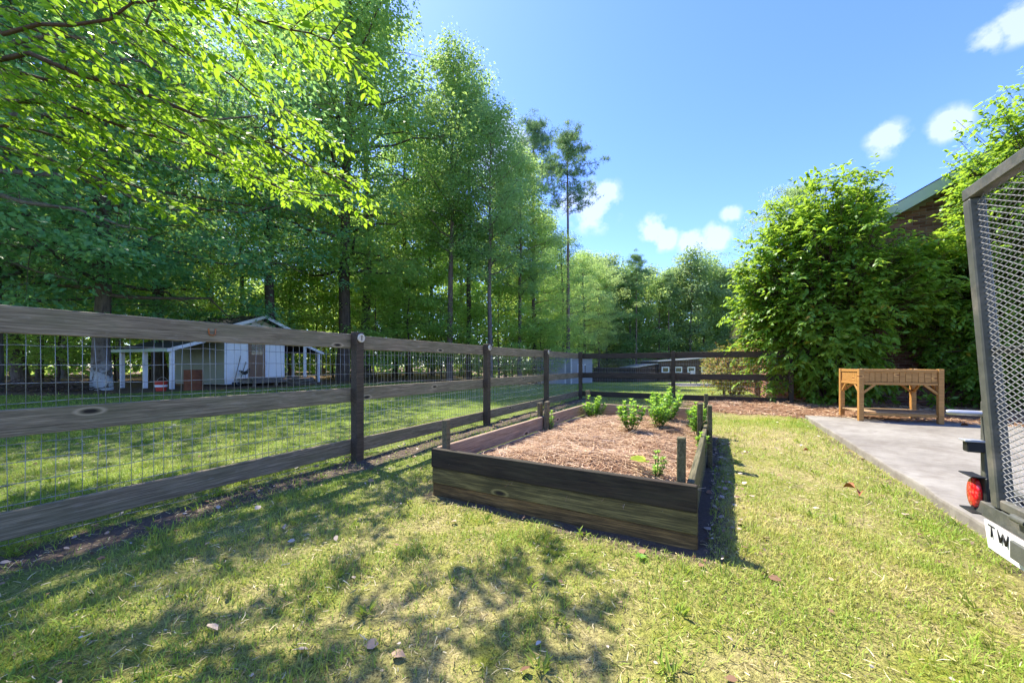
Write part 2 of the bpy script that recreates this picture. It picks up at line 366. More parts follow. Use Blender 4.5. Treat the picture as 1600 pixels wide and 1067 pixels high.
def mat_ground():
    m = NB('ground_surface'); v = m.vec(rnd=False)
    a = m.noise(v, .75, 5, .6); b = m.noise(v, 5.5, 6, .65); f = m.noise(v, 60, 4, .7); f2 = m.noise(v, 190, 3, .7)
    ff = m.ramp(m.math('ADD', m.math('MULTIPLY', f, .5), m.math('MULTIPLY', f2, .5)), [(.36, 0), (.64, 1)])
    moss = m.mix(ff, (.035,.055,.008), (.33,.35,.045))
    straw = m.mix(ff, (.07,.05,.022), (.60,.50,.23))
    c = m.mix(m.ramp(m.math('ADD', m.math('MULTIPLY', a, .6), m.math('MULTIPLY', b, .4)), [(.40, 0), (.60, 1)]), straw, moss)
    c = m.mix(m.ramp(m.noise(v, 3.3, 7, .7), [(.60, 0), (.70, .85)]), c, m.mix(f, (.06,.042,.028), (.19,.14,.10)))
    at = m.new('ShaderNodeAttribute', attribute_name='dirt'); at2 = m.new('ShaderNodeAttribute', attribute_name='litter'); at3 = m.new('ShaderNodeAttribute', attribute_name='lush')
    lush = m.mix(f, (.055,.125,.014), (.17,.27,.04))
    c = m.mix(m.math('MULTIPLY', at3.outputs['Fac'], .75), c, lush)
    dirt = m.mix(f, (.055,.042,.030), (.20,.155,.115))
    dm = m.ramp(m.math('ADD', at.outputs['Fac'], m.math('SUBTRACT', m.math('MULTIPLY', b, .9), .45)), [(.35, 0), (.6, 1)])
    c = m.mix(dm, c, dirt)
    lit = m.mix(m.noise(v, 22, 5, .75), (.07,.042,.025), (.24,.165,.105))
    lm = m.ramp(m.math('ADD', at2.outputs['Fac'], m.math('SUBTRACT', m.math('MULTIPLY', m.noise(v, 1.2, 6, .65), 1.2), .6)), [(.4, 0), (.6, 1)])
    c = m.mix(lm, c, lit)
    m.color(c); m.rough(.95); m.b.inputs['Specular IOR Level'].default_value = .1
    m.bump(m.math('ADD', m.math('ADD', f, f2), m.math('MULTIPLY', b, 2.0)), .8, .012); return m.m
M['ground'] = mat_ground()
def mat_concrete():
    m = NB('weathered_concrete'); v = m.vec(rnd=False)
    a = m.noise(v, 1.1, 7, .65); b = m.noise(v, 9, 6, .7); g = m.noise(v, 220, 3, .7)
    c = m.ramp(m.math('ADD', m.math('MULTIPLY', a, .6), m.math('MULTIPLY', b, .4)), [(.32, (.12,.105,.085)), (.50, (.235,.215,.18)), (.66, (.34,.32,.275))])
    c = m.mix(m.math('MULTIPLY', g, .5), c, (.16,.15,.135))
    st = m.ramp(m.noise(m.vec(scale=(1, 1, 1), rnd=False), 2.6, 8, .75, .8), [(.50, 0), (.66, .75)])
    c = m.mix(st, c, (.15,.13,.105))
    m.color(c); m.rough(.9); m.bump(m.math('ADD', g, m.math('MULTIPLY', b, 1.5)), .5, .004); return m.m
M['concrete'] = mat_concrete()
def mat_straw():
    m = NB('pine_straw'); geo = m.new('ShaderNodeNewGeometry')
    c = m.ramp(geo.outputs['Random Per Island'], [(0, (.18,.09,.045)), (.45, (.40,.245,.135)), (.8, (.56,.39,.24)), (1, (.68,.52,.36))])
    m.color(c); m.rough(.7); return m.m
M['straw'] = mat_straw()
def mat_strawbase():
    m = NB('pine_straw_base'); v = m.vec(rnd=False)
    n = m.noise(m.vec(scale=(1, 3, 1), rnd=False), 45, 6, .75, 1.2); c = m.ramp(n, [(.3, (.10,.05,.026)), (.6, (.34,.185,.10)), (.8, (.50,.32,.19))])
    m.color(c); m.rough(.95); m.bump(n, 1.0, .02); return m.m
M['strawbase'] = mat_strawbase()
def mat_thatch():
    m = NB('thatch'); geo = m.new('ShaderNodeNewGeometry'); m.color(m.ramp(geo.outputs['Random Per Island'], [(0, (.10,.07,.035)), (.4, (.32,.25,.11)), (.75, (.50,.42,.20)), (1, (.62,.55,.36))])); m.rough(.8); return m.m
M['thatch'] = mat_thatch()
def mat_deadleaf():
    m = NB('dead_leaf'); geo = m.new('ShaderNodeNewGeometry')
    c = m.ramp(geo.outputs['Random Per Island'], [(0, (.10,.05,.025)), (.4, (.24,.14,.08)), (.7, (.40,.31,.22)), (1, (.55,.47,.38))])
    m.color(c); m.rough(.8); return m.m
M['deadleaf'] = mat_deadleaf()
M['rustleaf'] = mat_plain('rust_leaf', (.26,.10,.035), .7, var=.4, nscale=30)
def mat_brick():
    m = NB('brick'); oi = m.new('ShaderNodeObjectInfo'); geo = m.new('ShaderNodeNewGeometry')
    r = m.math('FRACT', m.math('ADD', oi.outputs['Random'], geo.outputs['Random Per Island']))
    c = m.ramp(r, [(0, (.15,.062,.040)), (.5, (.27,.125,.080)), (.8, (.36,.20,.14)), (1, (.20,.10,.075))])
    c = m.mix(m.math('MULTIPLY', m.noise(m.vec(), 25, 5, .7), .5), c, (.12,.06,.045)); m.color(c); m.rough(.9); return m.m
M['brick'] = mat_brick()
def mat_glass():
    m = NB('window_glass'); m.color((.03,.04,.045)); m.rough(.06); m.b.inputs['Specular IOR Level'].default_value = .8; return m.m
M['glass'] = mat_glass()
def mat_lens():
    m = NB('red_lens'); vo = m.new('ShaderNodeTexVoronoi'); vo.inputs['Scale'].default_value = 55; m.L.new(m.vec(rnd=False), vo.inputs['Vector'])
    m.color(m.ramp(vo.outputs['Distance'], [(.1, (.85,.10,.10)), (.5, (.55,.01,.012))])); m.rough(.12); m.b.inputs['Specular IOR Level'].default_value = .7
    m.bump(vo.outputs['Distance'], .6, .004); return m.m
M['lens'] = mat_lens()
M['letter'] = mat_plain('black_print', (.02,.02,.022), .6, var=.2)

# ------------------------------------------------------------------ layout frames
FA = np.array([.462, .887, 0.]); FB = np.array([.887, -.462, 0.])        # left fence direction / its yard-side normal
A = np.array([.489, .872, 0.]); B = np.array([.872, -.489, 0.])          # bed, pad, house, trailer frame
UP = np.array([0., 0., 1.])
P1 = np.array([-1.52, 3.68, 0.])
BED0 = np.array([-.566, 2.67, 0.]); BW, BL = 1.68, 3.45
PAD0 = np.array([5.17, 6.6, 0.])
HC = np.array([6.45, 9.5, 0.])                                            # house corner
def sstep(x, a, b):
    t = np.clip((np.asarray(x, float)-a)/(b-a), 0, 1); return t*t*(3-2*t)
def gz(x, y):
    x = np.asarray(x, float); y = np.asarray(y, float)
    return -.033*np.clip(np.minimum(y, 60)-10.5, 0, None)*sstep(x, -9, 1) - .08*sstep(y, 9, 15)*(1-sstep(x, -9, 1))
def bedco(x, y):
    dx = x-BED0[0]; dy = y-BED0[1]; return dx*B[0]+dy*B[1], dx*A[0]+dy*A[1]
def padco(x, y):
    dx = x-PAD0[0]; dy = y-PAD0[1]; return dx*B[0]+dy*B[1], dx*A[0]+dy*A[1]
def fence_d(x, y):   # signed distance from left fence line, + = yard side; along
    dx = x-P1[0]; dy = y-P1[1]; return dx*FB[0]+dy*FB[1], dx*FA[0]+dy*FA[1]
EDGE = np.array([(-60,6),(-30,9),(-18,11.2),(-13,12.6),(-10.5,15.5),(-8.5,20),(-6,23.5),(-1,25.5),(3,29),(6,42),(14,46),(40,50),(90,52)], float)
def litter_mask(x, y):
    ye = np.interp(x, EDGE[:, 0], EDGE[:, 1]); return sstep(y-ye, -1.2, 1.2)
nA = SN(3, 2.2); nB = SN(5, 9.0); nC = SN(8, .9)

# ------------------------------------------------------------------ ground
def build_ground():
    xs = np.unique(np.concatenate([np.linspace(-150,-60,5), np.arange(-60,-10,1.5), np.arange(-10,8,.1), np.arange(8,60,1.5), np.linspace(60,150,5)]))
    ys = np.unique(np.concatenate([np.linspace(-80,-6,7), np.arange(-6,.4,.4), np.arange(.4,11,.1), np.arange(11,60,1.2), np.linspace(60,200,8)]))
    X, Y = np.meshgrid(xs, ys); Z = gz(X, Y)
    near = (1-sstep(np.hypot(X, Y), 9, 14))
    Z = Z + near*(.012*nA(X, Y) + .006*nB(X, Y)) + (1-near)*.03*nC(X, Y)
    u, w = padco(X, Y); pm = sstep(u, -.35, -.02)*sstep(-w, -.35, .1)
    Z = Z*(1-pm) + pm*(-.03)                                           # flat under the slab
    bu, bw = bedco(X, Y)
    nx = len(xs); ny = len(ys); i = (np.arange(ny-1)[:, None]*nx + np.arange(nx-1)[None])
    F = np.stack([i, i+1, i+nx+1, i+nx], -1).reshape(-1, 4)
    me = mesh_np('ground', np.stack([X, Y, Z], -1).reshape(-1, 3), F, M['ground'], True)
    fd, ft = fence_d(X, Y)
    dirt = np.clip(1-np.abs(fd-.12)/.42, 0, 1)*((ft > -8) & (ft < 7.6))*.85
    # bare soil round the raised bed
    db = np.maximum(np.maximum(-bu, bu-BW), np.maximum(-bw, bw-BL))
    dirt = np.maximum(dirt, np.clip(1-db/.30, 0, 1)*.8*(np.where(bu > BW*.6, 1, .75)))
    dirt = np.maximum(dirt, np.clip(1-np.abs(u+.05)/.25, 0, 1)*.55*(w < .3))
    for nm, a in (('dirt', dirt), ('litter', litter_mask(X, Y)), ('lush', sstep(-fd, -1.9, .3)*.9 + .75*sstep(Y-10, 0, 2)*sstep(fd, -1, 0))):
        at = me.attributes.new(nm, 'FLOAT', 'POINT'); at.data.foreach_set('value', np.clip(a, 0, 1).astype(np.float32).ravel())
    tag(obj('ground', me), kind='structure')
build_ground()

def needles(n, P, zj, ln=(.10, .20), wd=.0022, flat=.18):
    az = rng.uniform(0, 6.283, n); L = rng.uniform(*ln, n); d = np.stack([np.cos(az), np.sin(az), rng.normal(0, flat, n)], -1)
    cv = rng.normal(0, .35, n); d2 = np.stack([np.cos(az+cv), np.sin(az+cv), d[:, 2]-np.abs(rng.normal(0, .15, n))], -1)
    P = P + np.stack([np.zeros(n), np.zeros(n), rng.uniform(0, zj, n)], -1)
    p1 = P + d*L[:, None]/2; p2 = p1 + d2*L[:, None]/2; s = np.stack([-np.sin(az), np.cos(az), rng.normal(0, .5, n)], -1)*wd/2
    V = np.stack([P-s, P+s, p1+s, p1-s, p2+s*.6, p2-s*.6], 1); F0 = np.array([[0, 1, 2, 3], [3, 2, 4, 5]])
    return V.reshape(-1, 3), (F0[None]+(np.arange(n)*6)[:, None, None]).reshape(-1, 4)
def build_grass():
    def sample(n, y0, y1, xr=1.55, pw=1.0):
        y = np.sqrt(rng.uniform(y0**2, y1**2, n)); x = rng.uniform(-xr, xr, n)*(y+.5); return x, y
    bands = [(120000, .75, 2.1, .036, .0040), (110000, 2.1, 3.6, .040, .0048), (85000, 3.6, 6.2, .048, .0070), (60000, 6.2, 11, .060, .011), (60000, 11, 30, .085, .026)]
    G = {0: [], 1: []}
    for n, y0, y1, ln, wd in bands:
        x, y = sample(n, y0, y1)
        bu, bw = bedco(x, y); pu, pw = padco(x, y); fd, ft = fence_d(x, y)
        keep = ~((bu > -.06) & (bu < BW+.06) & (bw > -.07) & (bw < BL+.06))
        keep &= ~((pu > -.06) & (pw < 3.2)) & ~((pu > -2.2) & (pw > -.15) & (pw < 9) & (pu < 6) & ((y-6.2) > -1.0*(x-5.2)-4) & (np.abs(pw-1.6) < 1.9) & (pu > -1.9))
        keep &= rng.random(n) > litter_mask(x, y)*1.1
        keep &= rng.random(n) > .9*np.clip(1-np.abs(fd-.12)/.35, 0, 1)*(ft < 7.6)
        db = np.maximum(np.maximum(-bu, bu-BW), np.maximum(-bw, bw-BL)); keep &= rng.random(n) > .75*np.clip(1-db/.28, 0, 1)
        dens = .60 + .42*nA(x, y) + .28*nB(x, y); keep &= rng.random(n) < np.clip(dens, .10, 1)
        x, y, fd = x[keep], y[keep], fd[keep]; n = len(x)
        lush = (rng.random(n) < .22+.78*sstep(-fd, -2.9, -.5)) | (y > 10.5)
        L = ln*rng.uniform(.45, 1.35, n)*(1+.25*nB(x*1.3, y)); az = rng.uniform(0, 6.283, n); lean = np.abs(rng.normal(.75, .45, n))
        d = np.stack([np.cos(az)*lean, np.sin(az)*lean, np.ones(n)], -1); d = nrm(d)
        z = gz(x, y) + (1-sstep(np.hypot(x, y), 9, 14))*(.012*nA(x, y)+.006*nB(x, y)) - .003
        P = np.stack([x, y, z], -1); side = nrm(np.stack([-np.sin(az+rng.normal(0, .5, n)), np.cos(az), rng.normal(0, .2, n)], -1))
        w = wd*rng.uniform(.6, 1.2, n)
        mid = P + d*L[:, None]*.55; tip = mid + nrm(d*[1, 1, .35])*L[:, None]*.5
        V = np.stack([P-side*w[:, None]/2, P+side*w[:, None]/2, mid+side*w[:, None]*.38, mid-side*w[:, None]*.38, tip], 1)
        if y0 > 6: V = V[:, [0, 1, 4]]; F0 = np.array([[0, 1, 2]])
        else: F0 = np.array([[0, 1, 2], [0, 2, 3], [3, 2, 4]])
        for k in (0, 1):
            s = lush == bool(k); v = V[s]; m = len(v)
            if m: G[k].append((v.reshape(-1, 3), (F0[None]+(np.arange(m)*V.shape[1])[:, None, None]).reshape(-1, 3)))
    # thatch: short dry bits lying flat
    n = 50000; y = np.sqrt(rng.uniform(.7, 5.5**2, n)); x = rng.uniform(-1.5, 1.5, n)*(y+.4); bu, bw = bedco(x, y); pu, pw = padco(x, y)
    k = ~((bu > -.05) & (bu < BW+.05) & (bw > -.05) & (bw < BL+.05)) & ~((pu > -.05) & (pw < 3)); x, y = x[k], y[k]; n = len(x)
    P = np.stack([x, y, gz(x, y)+.012*nA(x, y)+.006*nB(x, y)+.002], -1); th = needles(n, P, .012, (.012, .042), .0024, .25)
    tag(obj('thatch', mesh_np('thatch', *th, M['thatch'])), 'dry straw coloured thatch lying between the grass blades of the yard', 'thatch', kind='stuff')
    # clumps of taller broad grass and clover-like weeds
    n = 190; y = np.sqrt(rng.uniform(1, 5.0**2, n)); x = rng.uniform(-1.4, 1.4, n)*(y+.3)
    bu, bw = bedco(x, y); pu, pw = padco(x, y); k = ~((bu > -.05) & (bu < BW+.05) & (bw > -.05) & (bw < BL)) & ~((pu > -.05) & (pw < 3)); x, y = x[k], y[k]
    for cx, cy in zip(x, y):
        m = int(rng.integers(7, 16)); az = rng.uniform(0, 6.283, m); tilt = rng.uniform(.35, 1.4, m)
        d = np.stack([np.cos(az)*tilt, np.sin(az)*tilt, np.ones(m)], -1)
        P = np.stack([cx+rng.normal(0, .016, m), cy+rng.normal(0, .016, m), np.full(m, float(gz(cx, cy))+.012*float(nA(cx, cy)))], -1)
        G[1].append(scatter(LEAF_LO, P, d, np.stack([np.cos(az), np.sin(az), np.full(m, .6)], -1)*[-1, -1, 1], rng.uniform(.03, .07, m), rng.uniform(.14, .35)))
    for k, nm, lb in ((0, 'grass', 'short mossy yellow-green grass of the yard around the raised bed'), (1, 'grass', 'greener grass of the lawn beyond the board fence and tufts in the yard')):
        v, f = join_geo(G[k]); tag(obj(nm, mesh_np(nm, v, f, M['grass_lush' if k else 'grass'])), lb, 'grass', kind='stuff')
    # leaf litter on lawn, in the wood and along the fence
    n = 900; y = np.sqrt(rng.uniform(.9, 6.5**2, n)); x = rng.uniform(-1.45, 1.45, n)*(y+.3)
    t = rng.uniform(-3, 7, 420); q = P1 + FA*t[:, None] + FB*rng.normal(.12, .22, 420)[:, None]
    q2 = BED0 + B*(BW+np.abs(rng.normal(.03, .16, 260)))[:, None] + A*rng.uniform(-.15, BL, 260)[:, None]; q = np.concatenate([q, q2]); x = np.concatenate([x, q[:, 0]]); y = np.concatenate([y, q[:, 1]])
    bu, bw = bedco(x, y); pu, pw = padco(x, y); k = ~((bu > -.05) & (bu < BW+.05) & (bw > -.05) & (bw < BL+.05)) & ~((pu > -.05) & (pw < 3)); x, y = x[k], y[k]; n = len(x)
    az = rng.uniform(0, 6.283, n); P = np.stack([x, y, gz(x, y)+.012*nA(x, y)+.006*nB(x, y)+rng.uniform(.010, .028, n)], -1)
    g1 = scatter(LEAF_HI, P, np.stack([np.cos(az), np.sin(az), rng.normal(0, .25, n)], -1), np.stack([rng.normal(0, .4, n), rng.normal(0, .4, n), np.ones(n)], -1), rng.choice([.016, .025, .038, .052], n, p=[.45, .3, .18, .07]), 1.5)
    tag(obj('fallen_leaves', mesh_np('fallen_leaves', *g1, M['deadleaf'])), 'dry brown and grey leaf bits scattered over the lawn', 'dead leaves', kind='stuff')
build_grass()

# ------------------------------------------------------------------ concrete pad
def build_pad():
    pts = [PAD0, PAD0-A*11, PAD0-A*11+B*9, PAD0+B*9]
    n = 40; left = [PAD0 - A*11*k/n + B*(.012*float(nB(k*.7, 0))) for k in range(n+1)]
    ring = left + [PAD0-A*11+B*9, PAD0+B*9]
    bm = bmesh.new(); vs_ = [bm.verts.new((p[0], p[1], -.06)) for p in ring]; f = bm.faces.new(vs_)
    r = bmesh.ops.extrude_face_region(bm, geom=[f]); top = [g for g in r['geom'] if isinstance(g, bmesh.types.BMVert)]
    for v in top: v.co.z = .045
    bmesh.ops.recalc_face_normals(bm, faces=bm.faces[:])
    te = [e for e in bm.edges if e.verts[0].co.z > 0 and e.verts[1].co.z > 0 and len(e.link_faces) == 2]
    bmesh.ops.bevel(bm, geom=te, offset=.018, segments=2, affect='EDGES', profile=.6)
    me = bpy.data.meshes.new('concrete_pad'); bm.to_mesh(me); bm.free()
    tag(obj('concrete_pad', me, None, M['concrete']), kind='structure')
build_pad()

# pine straw bed along the house
def mulch_z(u, w, x, y):
    e = np.minimum(np.minimum(u+1.9, 12), np.minimum(w-.05, 3.2-w)); return .02 + .075*sstep(e, -.1, .8) + .015*nA(x*2, y*2)
def build_mulch():
    us = np.arange(-1.95, 9.01, .12); ws = np.arange(.03, 3.01, .12); U, Wd = np.meshgrid(us, ws)
    Wd2 = Wd.copy(); Wd2[0] += .06*nB(us*2, 0*us)*(us < 0)
    X = PAD0[0]+U*B[0]+Wd2*A[0]; Y = PAD0[1]+U*B[1]+Wd2*A[1]; Z = mulch_z(U, Wd2, X, Y)
    Z[0] = np.where(us < 0, -.02, .04); Z[:, 0] = -.02
    nx = len(us); i = np.arange(len(ws)-1)[:, None]*nx + np.arange(nx-1)[None]
    tag(obj('mulch_bed', mesh_np('mulch_bed', np.stack([X, Y, Z], -1).reshape(-1, 3), np.stack([i, i+1, i+nx+1, i+nx], -1).reshape(-1, 4), M['strawbase'], True)), kind='structure')
    n = 9000; u = rng.uniform(-2.1, 5, n); w = rng.uniform(-.12, 2.2, n)**1.0
    x = PAD0[0]+u*B[0]+w*A[0]; y = PAD0[1]+u*B[1]+w*A[1]; z = np.maximum(mulch_z(u, w, x, y), .0) - .004
    z = np.where(w < 0.03, np.where(u > 0, .047, .02), z)
    tag(obj('pine_straw', mesh_np('pine_straw', *needles(n, np.stack([x, y, z], -1), .03, wd=.006), M['straw'])), 'reddish brown pine straw strewn at the foot of the camellias', 'pine straw', kind='stuff')
build_mulch()

# ------------------------------------------------------------------ fences
def fence_panel(root, p, q, posts_mat, rail_mat, wside, wires=True):
    """rails and wire between post centres p and q; wside = unit vector away from the yard"""
    d = nrm(q-p); L = float(np.linalg.norm(q-p)); rz = math.atan2(d[1], d[0])
    for z0, z1 in ((1.09, 1.23), (.575, .712), (.066, .204)):
        c = (p+q)/2 + wside*.064 + UP*(z0+z1)/2
        o = box('rail', (L-.004, .036, z1-z0), c + UP*rng.normal(0, .004), rail_mat, root, rz); o.rotation_euler.y = rng.normal(0, .0012)
    # two-by-four inch wire mesh fixed behind the rails
    n = int(L/.0508); t = (np.arange(n)+.5)/n*L; off = wside*.0865
    P0 = p[None]+d[None]*t[:, None]+off; P0 = P0 + UP*.02; Pm = P0 + UP*.62 + d*rng.normal(0, .006, n)[:, None]; Pt = P0 + UP*1.17 + d*rng.normal(0, .008, n)[:, None]
    w = .0026
    parts = [bars(P0, Pm, wside, .0022, .0022), bars(Pm, Pt, wside, .0022, .0022)]; w = .0036
    for k in range(12):
        z = .025 + k*.1016; m = 25; tt = np.linspace(0, L, m); sag = .006*np.sin(tt*3.1+k*1.7)+rng.normal(0, .002, m)
        Q = p[None]+d[None]*tt[:, None]+off+wside*.003+UP*(z+sag)[:, None]
        parts.append(bars(Q[:-1], Q[1:], wside, w, w))
    v, f = join_geo(parts); obj('wire_mesh', mesh_np('wire_mesh', v, f, M['wire']), root)
def disc_mesh(r, t, mat, seg=24): return lathe_mesh('disc', [(r*.92, 0), (r, t*.3), (r, t*.8), (r*.9, t), (r*.62, t*1.02), (r*.6, t*.8)], mat, seg)
def build_fences():
    root = empty('board_fence', P1 + FA*1.2, 'weathered three-rail board fence with wire mesh running from the left edge to the corner', 'fence')
    ts = [-4.88, -2.44, 0, 2.44, 4.88, 7.32]
    pts = [P1+FA*t for t in ts]; rz = math.atan2(FA[1], FA[0]); wside = -FB
    dm = disc_mesh(.042, .016, M['disc'])
    for i, p in enumerate(pts):
        h = 1.255 if i < 5 else 1.27
        ps = box('post', (.088, .088, h+.4), p+UP*(h/2-.2), M['post'], root, rz, bev=.005)
        if 1 <= i < 5:      # pale round disc near the post top on the yard side
            o = obj('disc', dm, ps); fx = Matrix((Vector(FA), Vector(UP), Vector(FB))).transposed()
            mw = Matrix.Translation(Vector(p+FB*.0455+UP*1.195)) @ fx.to_4x4()
            o.matrix_parent_inverse = Matrix(); o.matrix_basis = world_of(ps).inverted() @ mw
            s = box('slot', (.006, .05, .004), (0, 0, 0), M['disc_dark'], None, bev=0)
            s.parent = ps; s.matrix_basis = world_of(ps).inverted() @ Matrix.Translation(Vector(p+FB*.0645+UP*1.195)) @ fx.to_4x4()
        if i: fence_panel(root, pts[i-1], p, M['post'], M['fence'], wside)
    # bent copper staple hanging on the top rail
    c = P1 + FA*(-1.2) + FB*(-.0445) + UP*1.165
    u = np.array([(-.021, .024), (-.019, -.012), (-.013, -.02), (.013, -.02), (.019, -.012), (.021, .024)])
    obj('hook', mesh_np('hook', *tube_geo([c+FA*a+UP*b+FB*.004 for a, b in u], .0042, 6), M['copper']), root)
    # back run, from the corner to the house
    P4 = pts[-1]; BD = nrm(np.array([.895, -.446, 0.])); BN = np.array([.446, .895, 0.])
    root2 = empty('board_fence', P4 + BD*2.4, 'dark three-rail board fence with wire mesh at the back between corner and camellia', 'fence')
    q = [P4, P4+BD*2.32, P4+BD*4.66]; rz2 = math.atan2(BD[1], BD[0])
    for i in (1, 2):
        box('post', (.088, .088, 1.26+.4), q[i]+UP*(.63-.2), M['fence_dark'], root2, rz2, bev=.005)
        fence_panel(root2, q[i-1], q[i], M['fence_dark'], M['fence_dark'], BN)
build_fences()

# ------------------------------------------------------------------ raised garden bed
def bedp(u, w, z=0.): return BED0 + B*u + A*w + UP*z
def bed_surf(u, w):
    e = np.minimum(np.minimum(u, BW-u), np.minimum(w, BL-w)); return .165 + .075*sstep(e, .0, .55) + .02*nA(u*3+4, w*3) + .03*sstep(-w, -1.2, 0)
def build_bed():
    root = empty('raised_bed', bedp(BW/2, BL/2), 'long raised garden bed of weathered boards filled with pine straw', 'garden bed')
    rzB = math.atan2(B[1], B[0]); rzA = math.atan2(A[1], A[0])
    fr = [('bed_black', .205, .340, 0.0, 'blackened top board'), ('bed_olive', .092, .203, .010, 'mossy olive middle board'), ('bed_brown', -.06, .090, .018, 'damp brown bottom board')]
    for m, z0, z1, off, lb in fr:
        o = box('board', (BW+.03, .036, z1-z0), bedp(BW/2, .018+off, (z0+z1)/2), M[m], root, rzB, bev=.005); o['label'] = lb
    for k, (z0, z1, off) in enumerate([(.205, .345, 0), (.06, .203, -.03), (-.06, .058, -.03)]):
        for j, (w0, w1) in enumerate(((.04, 1.85), (1.86, BL-.04))):
            o = box('board', (w1-w0, .034, z1-z0), bedp(.018-off, (w0+w1)/2, (z0+z1)/2), M['bed_pink'], root, rzA); o.rotation_euler.y = rng.normal(0, .004)
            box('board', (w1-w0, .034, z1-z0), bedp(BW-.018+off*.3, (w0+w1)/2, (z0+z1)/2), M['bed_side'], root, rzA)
    for z0, z1 in ((.21, .355), (.06, .207), (-.06, .058)):
        box('board', (BW+.02, .036, z1-z0), bedp(BW/2, BL-.018, (z0+z1)/2), M['bed_pink'], root, rzB)
    ps = [(.062, .075, .050, .042, .54, rzA), (BW-.065, .075, .050, .042, .56, rzA), (.0-.022, 1.86, .085, .038, .50, rzA), (.062, 1.84, .085, .038, .52, rzA),
          (BW+.022, 1.88, .085, .038, .56, rzA), (BW-.062, 1.92, .085, .038, .57, rzA), (.062, BL-.07, .06, .05, .55, rzA), (BW-.06, BL-.07, .06, .045, .56, rzA)]
    for u, w, a, b, h, rz in ps:
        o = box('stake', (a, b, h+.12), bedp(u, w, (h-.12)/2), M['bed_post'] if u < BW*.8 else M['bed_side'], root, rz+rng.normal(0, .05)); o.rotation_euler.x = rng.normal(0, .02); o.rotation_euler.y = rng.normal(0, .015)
    us = np.linspace(.03, BW-.03, 34); ws = np.linspace(.05, BL-.03, 68); U, Wd = np.meshgrid(us, ws)
    Z = bed_surf(U, Wd); V = BED0 + U[..., None]*B + Wd[..., None]*A + Z[..., None]*UP
    nx = len(us); i = np.arange(len(ws)-1)[:, None]*nx + np.arange(nx-1)[None]
    tag(obj('mulch_surface', mesh_np('mulch_surface', V.reshape(-1, 3), np.stack([i, i+1, i+nx+1, i+nx], -1).reshape(-1, 4), M['strawbase'], True), root), kind='stuff')
    n = 21000; u = rng.uniform(.1, BW-.1, n); w = rng.uniform(.12, BL-.12, n)
    P = BED0 + u[:, None]*B + w[:, None]*A + (bed_surf(u, w)-.002)[:, None]*UP
    tag(obj('pine_straw', mesh_np('pine_straw', *needles(n, P, .022, (.07, .17), .0026, .14), M['straw'])), 'orange-brown pine straw mulch filling the raised bed', 'pine straw', kind='stuff')
    # plants
    def plant(x, y, h, nst, spread, label, leafmat='leaf_bed', ls=.062, extra_yellow=0):
        bu, bw = bedco(x, y); z0 = float(bed_surf(np.array(bu), np.array(bw)))-.01
        r = empty('leafy_plant', (x, y, z0), label, 'plant', 'green plants in the raised bed'); st = []; lv = []
        for k in range(nst):
            az = rng.uniform(0, 6.283); out = spread*math.sqrt(rng.uniform(.02, 1)); hh = h*(1-.35*(out/spread)**2)*rng.uniform(.75, 1.08)
            t = np.linspace(0, 1, 6); p = np.stack([x+math.cos(az)*out*(t**.5), y+math.sin(az)*out*(t**.5), z0+hh*t], -1)
            st.append(tube_geo(p, np.linspace(.0042, .0018, 6), 4))
            m = int(hh/.011)
            f = np.sort(rng.uniform(.22, 1, m)); pos = np.stack([np.interp(f, t, p[:, c]) for c in range(3)], -1); a = np.arange(m)*2.4+rng.uniform(0, 6)
            el = rng.uniform(-.1, .7, m) + (f > .85)*.5; d = np.stack([np.cos(a), np.sin(a), el], -1)
            lv.append(scatter(LEAF_MID, pos, d, np.stack([-np.cos(a)*.5, -np.sin(a)*.5, np.ones(m)], -1), ls*rng.uniform(.65, 1.15, m)*(1-.25*(f > .9)), 1.15))
            pos = np.repeat(p[-1:], 6, 0); a = np.arange(6)*1.05+rng.uniform(0, 1); lv.append(scatter(LEAF_MID, pos, np.stack([np.cos(a), np.sin(a), np.full(6, .9)], -1), np.stack([-np.cos(a), -np.sin(a), np.full(6, .6)], -1), ls*.75, .9))
        obj('stems', mesh_np('stems', *join_geo(st), M['stem']), r); obj('foliage', mesh_np('foliage', *join_geo(lv), M[leafmat]), r)
        if extra_yellow:
            a = np.array([2.6, 3.3, 2.0, 3.9, 4.6]); pos = np.repeat([[x-.06, y+.02, z0+.11]], 5, 0)
            obj('pale_leaves', mesh_np('pale_leaves', *scatter(LEAF_HI, pos, np.stack([np.cos(a), np.sin(a), np.full(5, .25)], -1), np.stack([0*a, 0*a-.5, 0*a+1], -1), np.array([.10, .11, .09, .08, .07]), 1.25), M['leaf_yellow']), r)
        return r
    plant(1.17, 5.30, .34, 17, .16, 'bushy green plant by the far left corner stake of the raised bed')
    plant(1.25, 3.92, .34, 15, .13, 'upright green plant in the middle of the raised bed, left of the large one')
    plant(1.95, 4.72, .40, 34, .27, 'largest green plant near the back of the raised bed')
    plant(1.62, 4.15, .30, 14, .14, 'lower green plant between the upright and the largest plant in the bed')
    plant(1.93, 3.86, .40, 12, .11, 'slender green plant against the right side board of the raised bed')
    plant(2.16, 4.42, .30, 10, .10, 'green plant between the largest plant and the right side board', )
    plant(.93, 2.42, .17, 7, .07, 'small plant with pale yellow leaves near the front of the raised bed', ls=.035, extra_yellow=1)
    plant(.44, 4.30, .24, 4, .05, 'thin sprig beside the left middle stake of the raised bed', ls=.045)
    plant(1.58, 3.10, .22, 6, .06, 'small sprig just behind the near right corner stake of the bed', ls=.04)
    # little weed at the foot of the front board
    r = empty('weed', (.60, 1.84, 0.0), 'little bright green weed on the lawn at the foot of the bed front board', 'weed')
